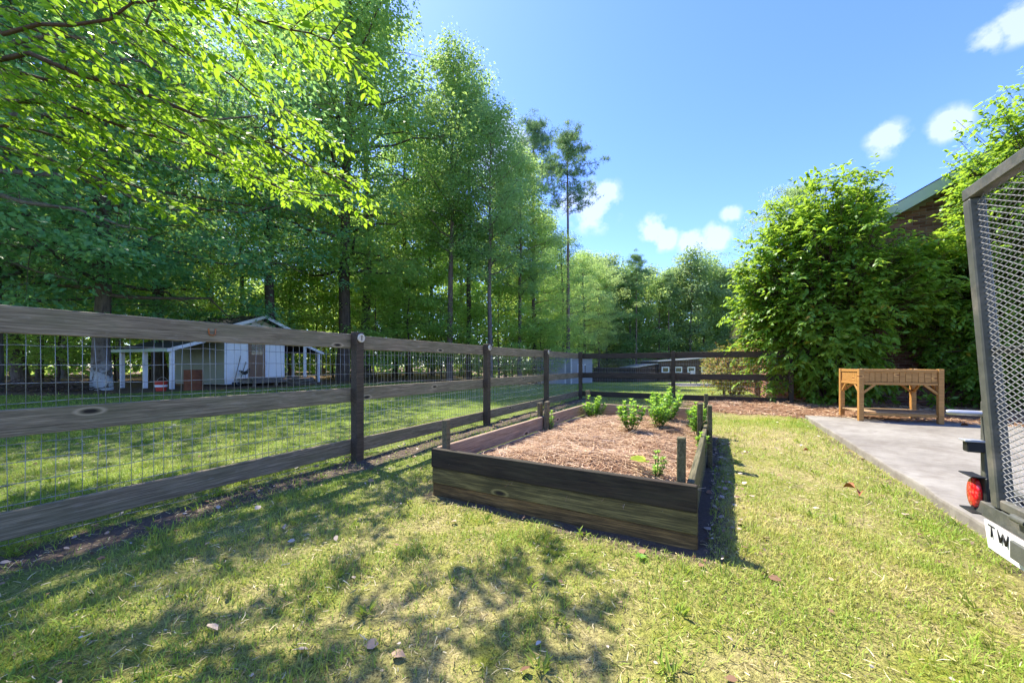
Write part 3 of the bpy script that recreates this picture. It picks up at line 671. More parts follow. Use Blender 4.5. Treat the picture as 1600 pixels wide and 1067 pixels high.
    a = np.arange(7)*.9; obj('leaves', mesh_np('leaves', *scatter(LEAF_HI, np.repeat([[.62, 1.80, .012]], 7, 0), np.stack([np.cos(a), np.sin(a), np.full(7, .5)], -1), np.stack([0*a, 0*a, 0*a+1], -1), .034, 1.1), M['leaf_bed']), r)
build_bed()

# ------------------------------------------------------------------ cedar elevated planter
def build_planter():
    phi = R_(-21); X = np.array([math.cos(phi), math.sin(phi), 0]); Yd = np.array([-math.sin(phi), math.cos(phi), 0]); rz = phi
    O = np.array([5.47, 5.90, .045]); Wd, D, H = 1.0, .70, .82
    root = empty('planter_table', O+X*Wd/2+Yd*D/2, 'orange cedar planter table on four legs standing on the concrete pad', 'planter')
    P = lambda u, w, z: O + X*u + Yd*w + UP*z
    lg = .062
    for u in (lg/2, Wd-lg/2):
        for w in (lg/2, D-lg/2):
            l = box('leg', (lg, lg, H), P(u, w, H/2+.001), M['planter'], root, rz)
            if u > .5 and w < .3: pass
    zt, zb = H-.005, H-.245
    for w, s in ((.022, -1), (D-.022, 1)):      # long sides
        for z in (zt-.022, zb+.02): box('side_rail', (Wd-2*lg-.002, .022, .042), P(Wd/2, w-s*.002, z), M['planter'], root, rz, bev=.003)
        n = 12; sw = (Wd-2*lg)/n
        for k in range(n): box('slat', (sw-.004, .016, zt-zb-.088), P(lg+sw*(k+.5), w-s*.004+(.006 if s < 0 else -.006), (zt+zb)/2), M['planter'], root, rz, bev=.003)
    for u, s in ((.022, -1), (Wd-.022, 1)):     # short sides
        for z in (zt-.022, zb+.02): box('side_rail', (.022, D-2*lg-.002, .042), P(u, D/2, z), M['planter'], root, rz, bev=.003)
        n = 8; sw = (D-2*lg)/n
        for k in range(n): box('slat', (.016, sw-.004, zt-zb-.088), P(u+(.008 if s < 0 else -.008), lg+sw*(k+.5), (zt+zb)/2), M['planter'], root, rz, bev=.003)
    # corner braces
    for u, du in ((lg, 1), (Wd-lg, -1)):
        for w in (.03, D-.03):
            rot = Matrix((Vector(X), Vector(Yd), Vector(UP))).transposed() @ Matrix.Rotation(-du*R_(42), 3, 'Y')
            box('brace', (.20, .03, .032), P(u+du*.068, w, zb-.064), M['planter'], root, rot=rot, bev=.003)
    for w, dw in ((lg, 1), (D-lg, -1)):
        for u in (.03, Wd-.03):
            rot = Matrix((Vector(X), Vector(Yd), Vector(UP))).transposed() @ Matrix.Rotation(dw*R_(42), 3, 'X')
            box('brace', (.03, .20, .032), P(u, w+dw*.068, zb-.064), M['planter'], root, rot=rot, bev=.003)
    # bottom shelf
    for w in (.03, D-.03): box('shelf_rail', (Wd-2*lg-.002, .025, .04), P(Wd/2, w, .115), M['planter'], root, rz, bev=.003)
    n = 8
    for k in range(n): box('shelf_slat', (Wd-.01 if 0 < k < n-1 else Wd-2*lg-.01, .062, .016), P(Wd/2, .035+(D-.07)*(k+.5)/n, .145), M['shelf'], root, rz, bev=.002)
    box('base_panel', (Wd-.06, D-.06, .012), P(Wd/2, D/2, zb+.03), M['planter'], root, rz, bev=0)
    # soil and debris, lumpy top
    us = np.linspace(.045, Wd-.045, 24); ws = np.linspace(.045, D-.045, 18); U, V_ = np.meshgrid(us, ws); Z = H-.03+.016*nB(U*4, V_*4)
    pts = O + U[..., None]*X + V_[..., None]*Yd + Z[..., None]*UP; i = np.arange(17)[:, None]*24+np.arange(23)[None]
    tag(obj('soil', mesh_np('soil', pts.reshape(-1, 3), np.stack([i, i+1, i+25, i+24], -1).reshape(-1, 4), M['soil'], True), root), kind='stuff')
    a = rng.uniform(0, 6.28, 26); pos = O + rng.uniform(.08, Wd-.08, 26)[:, None]*X + rng.uniform(.06, D-.06, 26)[:, None]*Yd + UP*(H-.004)
    tag(obj('debris', mesh_np('debris', *scatter(LEAF_MID, pos, np.stack([np.cos(a), np.sin(a), 0*a+.1], -1), np.stack([0*a+.2, 0*a, 0*a+1], -1), .06, .9), M['deadleaf']), root), kind='stuff')
    # fallen leaves on the slab
    for (x, y, s, rz_, lb) in ((2.43, 2.70, .075, .4, 'curled rust-brown leaf on the slab, the farther of the two by the tail light'), (2.38, 2.56, .065, 2.3, 'curled rust-brown leaf on the slab, the nearer of the two by the tail light'),
                               (3.02, 3.85, .05, 1.0, 'single dark fallen leaf out on the middle of the slab'), (6.55, 5.42, .09, .2, 'yellowish fallen leaf beside the right front planter leg')):
        T, F = LEAF_HI; v = T*[1.3, 1, 1.8]*s; v = v + np.array([0, -.5*s, .012]); v[4:, 2] += .35*s
        o = obj('fallen_leaf', mesh_np('fallen_leaf', v, F, M['rustleaf'])); o.location = (x, y, .047); o.rotation_euler.z = rz_; tag(o, lb, 'leaf', 'fallen leaves on the slab')
build_planter()

# ------------------------------------------------------------------ trailer with mesh ramp gate
def build_trailer():
    O = np.array([2.02, 1.58, 0.]); lean = .085/1.33
    root = empty('utility_trailer', O+B*.8-A*.75, 'black steel utility trailer with raised expanded-metal ramp gate at the right edge', 'trailer')
    GW, z0, z1 = 1.50, .345, 1.69
    G = nrm(UP - B*lean)                                   # gate up direction
    gp = lambda a, z: O + A*a + UP*z0 + G*(z-z0)
    rotG = Matrix((Vector(A), Vector(np.cross(G, A)), Vector(G))).transposed()
    def gbox(nm, a0, a1, za, zb, b0, b1, m, bev=.005):
        Bn = np.cross(A, G); Bn = -nrm(np.cross(G, A))*-1 if np.dot(nrm(np.cross(G, A)), B) > 0 else -nrm(np.cross(G, A))
        c = gp((a0+a1)/2, (za+zb)/2) + Bn*(b0+b1)/2
        return box(nm, (abs(a1-a0), abs(b1-b0), abs(zb-za)), c, M[m], root, rot=rotG, bev=bev)
    gbox('gate_upright', -.05, 0, z0, z1-.05, 0, .05, 'steel_worn'); gbox('gate_upright', -GW, -GW+.05, z0, z1-.05, 0, .05, 'steel_worn')
    gbox('gate_top_bar', -GW, 0, z1-.05, z1, 0, .05, 'steel_worn')
    gbox('gate_bottom_bar', -GW+.051, -.051, z0, z0+.04, .004, .046, 'steel_worn')
    gbox('gate_middle_bar', -GW+.051, -.051, .98, 1.01, .026, .046, 'steel_worn')
    # expanded metal
    lw, sw = .052, .0235; Bn = nrm(np.cross(A, G)); Bn = Bn if np.dot(Bn, B) > 0 else -Bn
    nr = int((z1-z0-.09)/(sw/2)); nc = int((GW-.10)/lw); P0 = []; Pu = []
    seg_a, seg_b = [], []
    for r in range(nr):
        z = z0+.045+r*sw/2; o_ = (r % 2)*lw/2
        a = -.05 - o_ - np.arange(nc)*lw
        base = gp(0, z)[None] + A*a[:, None] + Bn*.022
        seg_a.append((base, base - A*lw/2 + G*sw/2)); seg_b.append((base, base - A*lw/2 - G*sw/2))
    pa = np.concatenate([s[0] for s in seg_a]); pb = np.concatenate([s[1] for s in seg_a]); pc = np.concatenate([s[0] for s in seg_b]); pd = np.concatenate([s[1] for s in seg_b])
    tw = nrm(Bn*.55 + G*.85)
    g = join_geo([bars(pa, pb, tw, .0022, .0058), bars(pc, pd, nrm(G*.85-Bn*.55), .0022, .0052)])
    tag(obj('expanded_mesh', mesh_np('expanded_mesh', *g, M['mesh_steel']), root), kind='stuff')
    # rear cross member and chassis
    rA = math.atan2(A[1], A[0])
    tb = lambda a, b, z: O + A*a + B*b + UP*z
    box('rear_cross_member', (1.72, .06, .065), tb(-.74, .035, .308), M['steel_worn'], root, rA)
    for a in (.06, -1.54): box('chassis_rail', (.05, 2.6, .06), tb(a, 1.38, .345), M['blackmetal'], root, rA)
    for k in range(9): box('deck_board', (1.53, .275, .03), tb(-.74, .22+.285*k, .335), M['deckwood'], root, rA)
    box('front_cross_member', (1.66, .06, .06), tb(-.74, 2.715, .345), M['blackmetal'], root, rA)
    for a in (.06, -1.54):
        box('side_rail', (.04, 2.56, .04), tb(a, 1.45, .74), M['blackmetal'], root, rA)
        for b in (.20, 1.4, 2.66): box('side_post', (.038, .038, .345), tb(a, b, .5475), M['blackmetal'], root, rA)
    box('axle', (1.9, .05, .05), tb(-.74, 1.4, .285), M['blackmetal'], root, rA)
    wm = lathe_mesh('tyre', [(.14, -.08), (.24, -.085), (.275, -.06), (.275, .06), (.24, .085), (.14, .08)], M['rubber'], 28); rm = lathe_mesh('rim', [(.05, -.02), (.139, -.06), (.139, .06), (.05, .02)], M['tin'], 20)
    for a in (.24, -1.72):
        q = Matrix.Translation(Vector(tb(a, 1.4, .322))) @ Vector(A).to_track_quat('Z', 'Y').to_matrix().to_4x4()
        t = obj('tyre', wm, None); t.matrix_basis = q; setpar(t, root)
        t2 = obj('rim', rm, None); t2.matrix_basis = q; setpar(t2, t)
    box('tongue', (.06, 1.2, .06), tb(-.74, 3.36, .36), M['blackmetal'], root, rA); box('jack_leg', (.05, .05, .33), tb(-.74, 3.8, .2), M['blackmetal'], root, rA)
    for a_ in (-.20, -.75, -1.30): obj('hinge', mesh_np('hinge', *tube_geo([tb(a_-.04, -.008, .350), tb(a_+.04, -.008, .350)], .014, 8), M['steel_worn']), root)
    # tail light, hooded by a bracket
    c = tb(.13, .012, .362)
    n = 20; ang = np.arange(n)*2*math.pi/n; prof = [(1.0, .0), (1.0, -.010), (.93, -.015), (.5, -.017), (.12, -.018)]
    V = []; 
    for s, b in prof: V += [c + A*(.045*s*math.cos(t)) + UP*(.068*s*math.sin(t)) + B*b for t in ang]
    F = []
    for i in range(len(prof)-1): F += [[i*n+k, i*n+(k+1) % n, (i+1)*n+(k+1) % n, (i+1)*n+k] for k in range(n)]
    F.append([(len(prof)-1)*n+k for k in range(n)])
    obj('tail_light', mesh_np('tail_light', np.array(V), F, M['lens'], True), root)
    box('light_plate', (.115, .012, .16), tb(.125, .02, .362), M['blackmetal'], root, rA)
    box('light_hood', (.105, .045, .006), tb(.125, -.004, .442), M['blackmetal'], root, rA, bev=.001); box('light_hood', (.10, .045, .006), tb(.125, -.002, .283), M['blackmetal'], root, rA, bev=.001)
    box('light_arm', (.03, .03, .10), tb(.10, .043, .34), M['blackmetal'], root, rA)
    # white number board hanging below the cross member
    rotP = Matrix((Vector(A), Vector(np.cross(UP, A)), Vector(UP))).transposed() @ Matrix.Rotation(R_(-6), 3, 'X')
    pl = box('number_board', (1.1, .006, .118), tb(-.535, -.004, .222), M['white'], root, rot=rotP, bev=.001)
    q = lambda a, z: tb(-a, -.0115 + (z-.222)*.0, z)
    def stroke(p, r): return bars([q(*p)], [q(*r)], B, .0055, .004)
    a0, zb, zt = .012, .222, .268
    st = [stroke((a0, zt), (a0+.045, zt)), stroke((a0+.022, zt), (a0+.022, zb)), stroke((a0+.062, zt), (a0+.078, zb)), stroke((a0+.078, zb), (a0+.095, zt-.006)), stroke((a0+.095, zt-.006), (a0+.112, zb)), stroke((a0+.112, zb), (a0+.128, zt))]
    le = obj('lettering', mesh_np('lettering', *join_geo(st), M['letter']), pl)
    box('reflector_plate', (.40, .012, .07), tb(-.375, -.019, .232), M['steel_worn'], root, rA)
    # latch hardware poking out past the gate
    box('latch_post', (.04, .04, .42), tb(.35, .14, .55), M['steel_worn'], root, rA); box('latch_bracket', (.33, .04, .04), tb(.205, .14, .36), M['steel_worn'], root, rA)
    t = tube_geo([tb(.35, .119, .70), tb(.35, .09, .70), tb(.35, .005, .70), tb(.35, -.005, .70)], [.013, .013, .013, .008], 12); obj('latch_bar', mesh_np('latch_bar', *t, M['chrome'], True), root)
    box('tube_stub', (.045, .06, .05), tb(.35, .091, .535), M['blackmetal'], root, rA); box('stub_plate', (.06, .07, .008), tb(.35, .085, .565), M['tin'], root, rA, bev=.001)
build_trailer()

# ------------------------------------------------------------------ brick house on the right
def build_house():
    root = empty('brick_house', HC+B*4+A*8, 'red brick house with pale green gable trim behind the camellias', 'house')
    hp = lambda u, w, z: HC + B*u + A*w + UP*z
    LW, LL, EV, pitch = 9.2, 17.5, 2.95, .57; z0 = -.8; ridge = EV + pitch*LW/2
    # wall core: gable prism, thin mortar surface just inside the bricks
    v = [hp(u, w, z) for w in (0, LL) for u, z in ((0, z0), (LW, z0), (LW, EV), (LW/2, ridge), (0, EV))]
    f = [[0,1,2,3,4],[9,8,7,6,5],[0,4,9,5],[1,6,7,2],[0,5,6,1],[4,3,8,9],[3,2,7,8]]
    obj('wall', mesh_np('wall', np.array(v), f, M['mortar']), root)
    # bricks: front gable and left side
    bl, bh, th = .203, .057, .012; pl, ph = .213, .067
    front = []; side = []
    for r in range(int((ridge-0)/ph)):
        z = .02 + r*ph
        umax = LW if z < EV-.1 else LW-(z-EV+.1)/pitch; umin = 0 if z < EV-.1 else (z-EV+.1)/pitch
        u = np.arange(-(r % 2)*pl/2, 6.2, pl)
        for uu in u:
            if uu >= umin-.001 and uu+bl <= umax: front.append((uu+bl/2, z+bh/2))
    for r in range(int((EV+.7)/ph)):
        z = -.7 + r*ph
        for w in np.arange((r % 2)*pl/2, LL-.2, pl):
            zz = z + bh/2
            if 15.2 < w+bl/2 < 16.3 and .9 < zz < 2.3: continue
            side.append((w+bl/2, zz))
    # the bricks that show between the shrubs are single pieces, the others one part
    def score(u, z): return min(abs(u-1.95)+abs(z-1.35)*.6, abs(u-2.55)*1.1+abs(z-4.2)*1.0)
    front.sort(key=lambda q: score(*q)); rzB = math.atan2(B[1], B[0])
    bmx = box_mesh((bl, .10, bh), M['brick'], .004)
    for u, z in front[:300]:
        o = obj('brick', bmx, None); o.location = hp(u, .05-th+rng.normal(0, .001), z); o.rotation_euler.z = rzB; setpar(o, root)
    fr = np.array(front[300:]); sd = np.array(side)
    def many(c, ax, ay, az):
        V = np.stack([c+sx*ax+sy*ay+sz*az for sz in (-1, 1) for sx, sy in ((-1,-1),(1,-1),(1,1),(-1,1))], 1); return V.reshape(-1, 3), (CUBE_F[None]+(np.arange(len(c))*8)[:, None, None]).reshape(-1, 4)
    c1 = HC + fr[:, :1]*B - A*(th-.03) + fr[:, 1:]*UP; c2 = HC + sd[:, :1]*A - B*(th-.03) + sd[:, 1:]*UP
    g = join_geo([many(c1, B*bl/2, A*.03, UP*bh/2), many(c2, A*bl/2, -B*.03, UP*bh/2)])
    tag(obj('brickwork', mesh_np('brickwork', *g, M['brick']), root), kind='stuff')
    # roof slabs with overhang, rake and eave fascia, soffit
    ov, og = .42, .35; th_ = .10
    for s in (0, 1):
        e = (0-ov, EV-ov*pitch) if s == 0 else (LW+ov, EV-ov*pitch); rd = (LW/2, ridge)
        v = [hp(e[0], w, e[1]+.06+dz) for w in (-og, LL+og) for dz in (0, th_)] + [hp(rd[0], w, rd[1]+.06+dz) for w in (-og, LL+og) for dz in (0, th_)]
        f = [[0,1,3,2],[4,6,7,5],[1,5,7,3],[0,2,6,4],[0,4,5,1],[2,3,7,6]]
        obj('roof', mesh_np('roof', np.array(v), f, M['shingle']), root)
        w0 = -og-.022
        v = [hp(e[0], w, e[1]-.12+dz) for w in (w0, w0+.02) for dz in (0, .25)] + [hp(rd[0]-(.001 if s == 0 else -.001), w, rd[1]-.12+dz) for w in (w0, w0+.02) for dz in (0, .25)]
        obj('rake_fascia', mesh_np('rake_fascia', np.array(v), f, M['fascia_green']), root)
    rA = math.atan2(A[1], A[0])
    box('eave_fascia', (LL+2*og, .02, .17), hp(-ov-.012, LL/2, EV-ov*pitch+.03), M['white'], root, rA)
    box('soffit', (LL+2*og, ov-.02, .015), hp(-ov/2, LL/2, EV-ov*pitch+.01-.04), M['white'], root, rA)
    box('gutter', (LL+2*og-.1, .10, .09), hp(-ov-.075, LL/2, EV-ov*pitch+.06), M['blackmetal'], root, rA, bev=.02)
    fr_ = box('window', (1.1, .04, 1.4), hp(-.006, 15.75, 1.6), M['white'], root, rA); box('pane', (.95, .03, 1.25), hp(-.016, 15.75, 1.6), M['glass'], fr_, rA)
build_house()

# ------------------------------------------------------------------ cabin shed on the left
def lapped(nm, o, du, dn, width, z0, z1, row, mat, root):
    """lap siding wall: o base point, du unit along, dn outward normal"""
    n = int((z1-z0)/row); P = []
    V = []; F = []
    for k in range(n):
        za = z0+k*row; i = len(V)
        V += [o+UP*za+dn*.016, o+du*width+UP*za+dn*.016, o+du*width+UP*(za+row)+dn*.004, o+UP*(za+row)+dn*.004, o+UP*za, o+du*width+UP*za]
        F += [[i, i+1, i+2, i+3], [i+4, i+5, i+1, i]]
    return obj(nm, mesh_np(nm, np.array(V), F, mat), root)
def build_shed():
    d = nrm(np.array([.326, .945, 0])); n = np.array([d[1], -d[0], 0]); Q = np.array([-13.9, 15.3, -.10]); rz = math.atan2(d[1], d[0])
    sp = lambda u, w, z: Q + d*u - n*w + UP*z            # w = depth behind the front
    root = empty('cabin_shed', sp(3.5, 1.7, 0), 'small cream cabin shed with brown door, porch and lean-to roofs among the trees', 'shed')
    u0, u1, D, zf, ze, zr = 2.05, 5.05, 3.5, .36, 2.75, 3.38
    v = [sp(u, w, z) for w in (0.02, D) for u, z in ((u0+.02, .1), (u1-.02, .1), (u1-.02, ze), ((u0+u1)/2, zr-.08), (u0+.02, ze))]
    obj('wall', mesh_np('wall', np.array(v), [[0,4,3,2,1],[5,6,7,8,9],[0,5,9,4],[1,2,7,6],[0,1,6,5],[4,9,8,3],[3,8,7,2]], M['siding']), root)
    lapped('siding', sp(u0, 0, 0), d, n, u1-u0, .30, 2.75, .14, M['siding'], root)
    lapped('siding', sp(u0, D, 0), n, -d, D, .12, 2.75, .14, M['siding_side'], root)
    lapped('siding', sp(u1, 0, 0), -n, d, D, .30, 2.75, .14, M['siding'], root)
    V = []
    k = 4
    g = [sp(u0-.1, -.018, ze), sp(u1+.1, -.018, ze), sp((u0+u1)/2, -.018, zr-.02)]
    obj('gable_panel', mesh_np('gable_panel', np.array(g), [[0, 1, 2]], M['siding']), root)
    for u in (u0-.005, u1-.04, 3.05, 4.02): box('trim', (.10, .03, 2.42), sp(u+.03, -.02, 1.53), M['white'], root, rz)
    # door with nine lights
    dr = box('door', (.84, .05, 1.92), sp(3.565, -.01, zf+.97), M['door'], root, rz)
    for i in range(3):
        for j in range(3): box('pane', (.17, .02, .20), sp(3.565+(i-1)*.20, -.030, zf+1.42+(j-1)*.23+.06), M['glass'], dr, rz, bev=0)
    for i in (-1, 1): box('panel', (.28, .016, .62), sp(3.565+i*.18, -.036, zf+.52), M['door'], dr, rz, bev=.006)
    # roofs
    def slab(nm, a, b, w0, w1, mat, th=.07):
        v = [sp(a[0], w, a[1]+dz) for w in (w0, w1) for dz in (0, th)] + [sp(b[0], w, b[1]+dz) for w in (w0, w1) for dz in (0, th)]
        return obj(nm, mesh_np(nm, np.array(v), [[0,1,3,2],[4,6,7,5],[1,5,7,3],[0,2,6,4],[0,4,5,1],[2,3,7,6]], mat), root)
    um = (u0+u1)/2; f = -.62
    slab('roof', (u0-.45, ze-.10), (um, zr), f, D+.2, M['shingle']); slab('roof', (um+.001, zr), (u1+.45, ze-.10), f, D+.2, M['shingle'])
    slab('fascia', (u0-.45, ze-.19), (um, zr-.09), f-.03, f-.002, M['white'], .15); slab('fascia', (um+.001, zr-.09), (u1+.45, ze-.19), f-.03, f-.002, M['white'], .15)
    slab('lean_to_roof', (-.25, 1.62), (u0-.02, 2.38), -.15, D+.1, M['shingle'], .05); slab('lean_to_roof', (u1+.02, 2.38), (7.25, 1.68), -.5, D+.1, M['shingle'], .05)
    slab('fascia', (-.25, 1.53), (u0-.02, 2.29), -.18, -.152, M['white'], .14); slab('fascia', (u1+.02, 2.29), (7.25, 1.59), -.53, -.502, M['white'], .14)
    box('eave_board', (.03, D+.25, .13), sp(-.27, D/2-.03, 1.61), M['fascia_green'], root, rz)
    for w in (0, 1.75, 3.35): box('porch_post', (.13, .13, 1.66), sp(0, w, .82), M['white'], root, rz)
    for w in (-.38, 1.6, 3.3): box('porch_post', (.11, .11, 1.70), sp(7.0, w, .84), M['white'], root, rz)
    box('porch_post', (.11, .11, 1.85), sp(5.75, -.72, 1.23), M['white'], root, rz)
    # deck, skirt and steps
    for k in range(10): box('deck_board', (3.35, .105, .035), sp(4.2, -.14-.11*k, zf-.02), M['deckwood'], root, rz)
    box('deck_skirt', (3.35, .035, .16), sp(4.2, -1.22, zf-.13), M['deckwood'], root, rz)
    for u in (2.6, 3.7, 4.8, 5.8): box('deck_post', (.10, .10, .36), sp(u, -1.15, .14), M['deckwood'], root, rz)
    for k in range(3): box('step', (1.0, .26, .04), sp(4.75, -1.36-.26*k, zf-.10-.10*k), M['deckwood'], root, rz)
    for u in (4.3, 5.2): box('stringer', (.04, .8, .12), sp(u, -1.6, .10), M['deckwood'], root, rz)
    # things standing about
    p = np.array([-12.55, 14.75]); z = float(gz(*p))-.02
    r = empty('rusty_barrel', (p[0], p[1], z), 'rusty steel drum standing in front of the cabin shed side wall', 'barrel')
    prof = [(.28, 0), (.30, .01), (.30, .25), (.312, .265), (.312, .28), (.30, .295), (.30, .52), (.312, .535), (.312, .55), (.30, .565), (.30, .80), (.305, .82), (.27, .82), (.265, .76)]
    o = obj('body', lathe_mesh('body', prof, M['barrel'], 24), None); o.location = (p[0], p[1], z); setpar(o, r)
    p = np.array([-13.45, 14.35]); z = float(gz(*p))-.01
    r = empty('red_bucket', (p[0], p[1], z), 'red bucket on the ground beside the white lean-to post', 'bucket')
    o = obj('body', lathe_mesh('body', [(.15, 0), (.19, .36), (.20, .365), (.20, .39), (.18, .39), (.17, .34)], M['red'], 20), None); o.location = (p[0], p[1], z); setpar(o, r)
    o = obj('band', lathe_mesh('band', [(.178, .16), (.184, .16), (.190, .24), (.184, .24)], M['white'], 20), None); o.location = (p[0], p[1], z); setpar(o, r)
    obj('handle', mesh_np('handle', *tube_geo([(p[0]+.2*math.cos(t), p[1]+.05, z+.37+.16*math.sin(t)) for t in np.linspace(0, math.pi, 9)], .006, 5), M['tin']), r)
    # tools leaning on the front wall
    for k, (ua, ub, h) in enumerate(((2.05, 2.75, 1.45), (2.25, 3.0, 1.15))):
        a = sp(ua, -.62-.05*k, .0 if k == 0 else .0); b = sp(ub, -.045, h)
        r = empty('garden_tool', a, ('long' if k == 0 else 'shorter')+' wooden-handled garden tool leaning on the front wall of the cabin shed', 'tool', 'tools on the shed wall')
        obj('handle', mesh_np('handle', *tube_geo([a+UP*.18, b], .018, 6), M['deckwood']), r)
        obj('blade', mesh_np('blade', *cube_geo(a+UP*.10, d*.09, n*.012, UP*.12), M['blackmetal']), r)
    # black cut-out bird ornament on the deck
    c = sp(2.72, -.30, zf+.0); r = empty('bird_ornament', c, 'black metal bird ornament by the cabin shed door', 'ornament')
    out = [(-.26,.42),(-.10,.40),(.02,.36),(.14,.40),(.20,.50),(.27,.49),(.30,.45),(.24,.43),(.24,.34),(.16,.24),(.05,.20),(-.06,.22),(-.14,.30)]
    v = [c + d*x + UP*(y-.02) + n*s for s in (-.02, .02) for x, y in out]; k = len(out)
    f = [list(range(k))[::-1], [k+i for i in range(k)]] + [[i, (i+1) % k, k+(i+1) % k, k+i] for i in range(k)]
    obj('body', mesh_np('body', np.array(v), f, M['blackmetal']), r)
    for x in (.0, .08): obj('leg', mesh_np('leg', *tube_geo([c+d*x, c+d*x+UP*.22], .010, 5), M['blackmetal']), r)
    # brush pile
    L = []
    for k in range(70):
        a = rng.uniform(0, 3.14); p0 = np.array([-16.8+rng.normal(0, .6), 13.6+rng.normal(0, .35), -.05+abs(rng.normal(0, .16))]); dd = np.array([math.cos(a), math.sin(a)*.5, rng.normal(.05, .22)])*rng.uniform(.4, 1.1)
        L.append(tube_geo([p0-dd, p0+np.array([0, 0, .06]), p0+dd], [.012, .015, .006], 4))
    tag(obj('brush_pile', mesh_np('brush_pile', *join_geo(L), M['twig'])), 'pile of cut branches on the ground left of the lichen-covered trunk', 'brush pile', kind='stuff')
    for i, (x, y, a) in enumerate(((-2.16, 3.33, .5), (-1.99, 3.50, .9))):
        o = box('brick', (.20, .09, .06), (x, y, .035), M['brick'], None, a); tag(o, ('left' if i == 0 else 'right')+' one of two loose bricks at the foot of the board fence', 'brick', 'loose bricks by the fence')
build_shed()

# ------------------------------------------------------------------ far buildings beyond the back fence
def build_far():
    # grey metal garage
    C = np.array([4.75, 30., -.78]); L = -B; rzB = math.atan2(B[1], B[0]); rzA = math.atan2(A[1], A[0])
    root = empty('metal_garage', C-B*1.6+A*2.5, 'grey metal garage with white roll-up door beyond the fence corner', 'garage')
    q = lambda a, b, z: C - B*a + A*b + UP*z
    Wd, D, H = 3.4, 5.6, 2.25
    v = [q(a, b, z) for b in (0, D) for a, z in ((0, -.3), (Wd, -.3), (Wd, H), (Wd/2, H+.28), (0, H))]
    obj('wall', mesh_np('wall', np.array(v), [[0,1,2,3,4],[9,8,7,6,5],[0,4,9,5],[1,6,7,2],[0,5,6,1],[4,3,8,9],[3,2,7,8]], M['greybuild']), root)
    v = [q(a, b, z) for b in (-.12, D+.12) for a, z in ((-.12, H-.02), (Wd/2, H+.31), (Wd+.12, H-.02))]; v += [p+UP*.06 for p in v]
    obj('roof', mesh_np('roof', np.array(v), [[0,1,4,3],[1,2,5,4],[6,9,10,7],[7,10,11,8],[0,6,7,1],[1,7,8,2],[3,4,10,9],[4,5,11,10],[0,3,9,6],[2,8,11,5]], M['tin']), root)
    dr = box('roll_up_door', (2.4, .04, 1.85), q(1.75, -.022, .93), M['rolldoor'], root, rzB)
    for k in range(6): box('door_slat', (2.36, .03, .285), q(1.75, -.045, .16+k*.305), M['rolldoor'], dr, rzB, bev=.012)
    for a in (.49, 3.01): box('door_frame', (.10, .06, 1.95), q(a, -.032, .97), M['white'], root, rzB)
    box('door_frame', (2.62, .06, .10), q(1.75, -.034, 1.99), M['white'], root, rzB)
    for b in (1.7, 2.5, 3.3):
        f = box('window', (.42, .05, 1.15), q(-.024, b, 1.15), M['white'], root, rzA); box('pane', (.28, .03, .98), q(-.042, b, 1.15), M['glass'], f, rzA)
    box('corner_trim', (.09, .09, H), q(.0-.004, .0-.004, H/2), M['white'], root, rzB)
    # long brown barn
    z = -1.10; O = np.array([13.9, 42., z])
    root = empty('brown_barn', O+np.array([6.3, 3, 0]), 'long low brown barn with white framed windows beyond the back lawn', 'barn')
    bp = lambda x, y, h: O + np.array([x, y, h])
    H = 2.45; x0, x1 = 2.6, 13.6
    v = [bp(x, y, h) for y in (0, 6) for x, h in ((x0, -.3), (x1, -.3), (x1, H-.05), ((x0+x1)/2, H+.25), (x0, H-.15))]
    obj('wall', mesh_np('wall', np.array(v), [[0,1,2,3,4],[9,8,7,6,5],[0,4,9,5],[1,6,7,2],[0,5,6,1],[4,3,8,9],[3,2,7,8]], M['brownbuild']), root)
    v = [bp(x, y, h) for y in (-.3, 6.3) for x, h in ((x0-.3, H-.13), ((x0+x1)/2, H+.28), (x1+.3, H-.04))]; v += [p+UP*.09 for p in v]
    obj('roof', mesh_np('roof', np.array(v), [[0,1,4,3],[1,2,5,4],[6,9,10,7],[7,10,11,8],[0,6,7,1],[1,7,8,2],[3,4,10,9],[4,5,11,10],[0,3,9,6],[2,8,11,5]], M['tin']), root)
    v = [bp(x, y, h) for y in (.4, 5) for x, h in ((-.4, -.3), (x0-.02, -.3), (x0-.02, 2.0), (-.4, 1.6))]; obj('lean_to_wall', mesh_np('lean_to_wall', np.array(v), [[0,1,2,3],[7,6,5,4],[0,3,7,4],[3,2,6,7],[0,4,5,1],[1,5,6,2]], M['brownbuild']), root)
    v = [bp(x, y, h) for y in (.1, 5.2) for x, h in ((-.9, 1.52), (x0-.01, 2.08))]; v += [p+UP*.08 for p in v]
    obj('lean_to_roof', mesh_np('lean_to_roof', np.array(v), [[0,2,3,1],[4,5,7,6],[0,1,5,4],[2,6,7,3],[0,4,6,2],[1,3,7,5]], M['tin']), root)
    for k in range(28):
        x = x0+.2+k*(x1-x0-.4)/27
        box('batten', (.06, .03, 2.1), bp(x, -.013, 1.05), M['brownbuild'], root, bev=0)
    for x in (3.3, 4.75, 6.2, 7.75, 9.3):
        f = box('window', (.85, .06, .66), bp(x, -.035, 1.42), M['white'], root); box('pane', (.62, .04, .44), bp(x, -.052, 1.42), M['glass'], f)
    # dark board fence between garage and barn
    root = empty('dark_fence', (10.5, 41.2, -1.1), 'dark board fence across the far end of the back lawn', 'fence')
    for k in range(37):
        x = 7.5 + k*.17; box('plank', (.155, .03, 1.75+rng.normal(0, .02)), (x, 41.2, -.28), M['darkfence'], root, bev=0)
    for z_ in (-.75, .3): box('rail', (6.25, .05, .09), (10.55, 41.25, z_), M['darkfence'], root, bev=0)
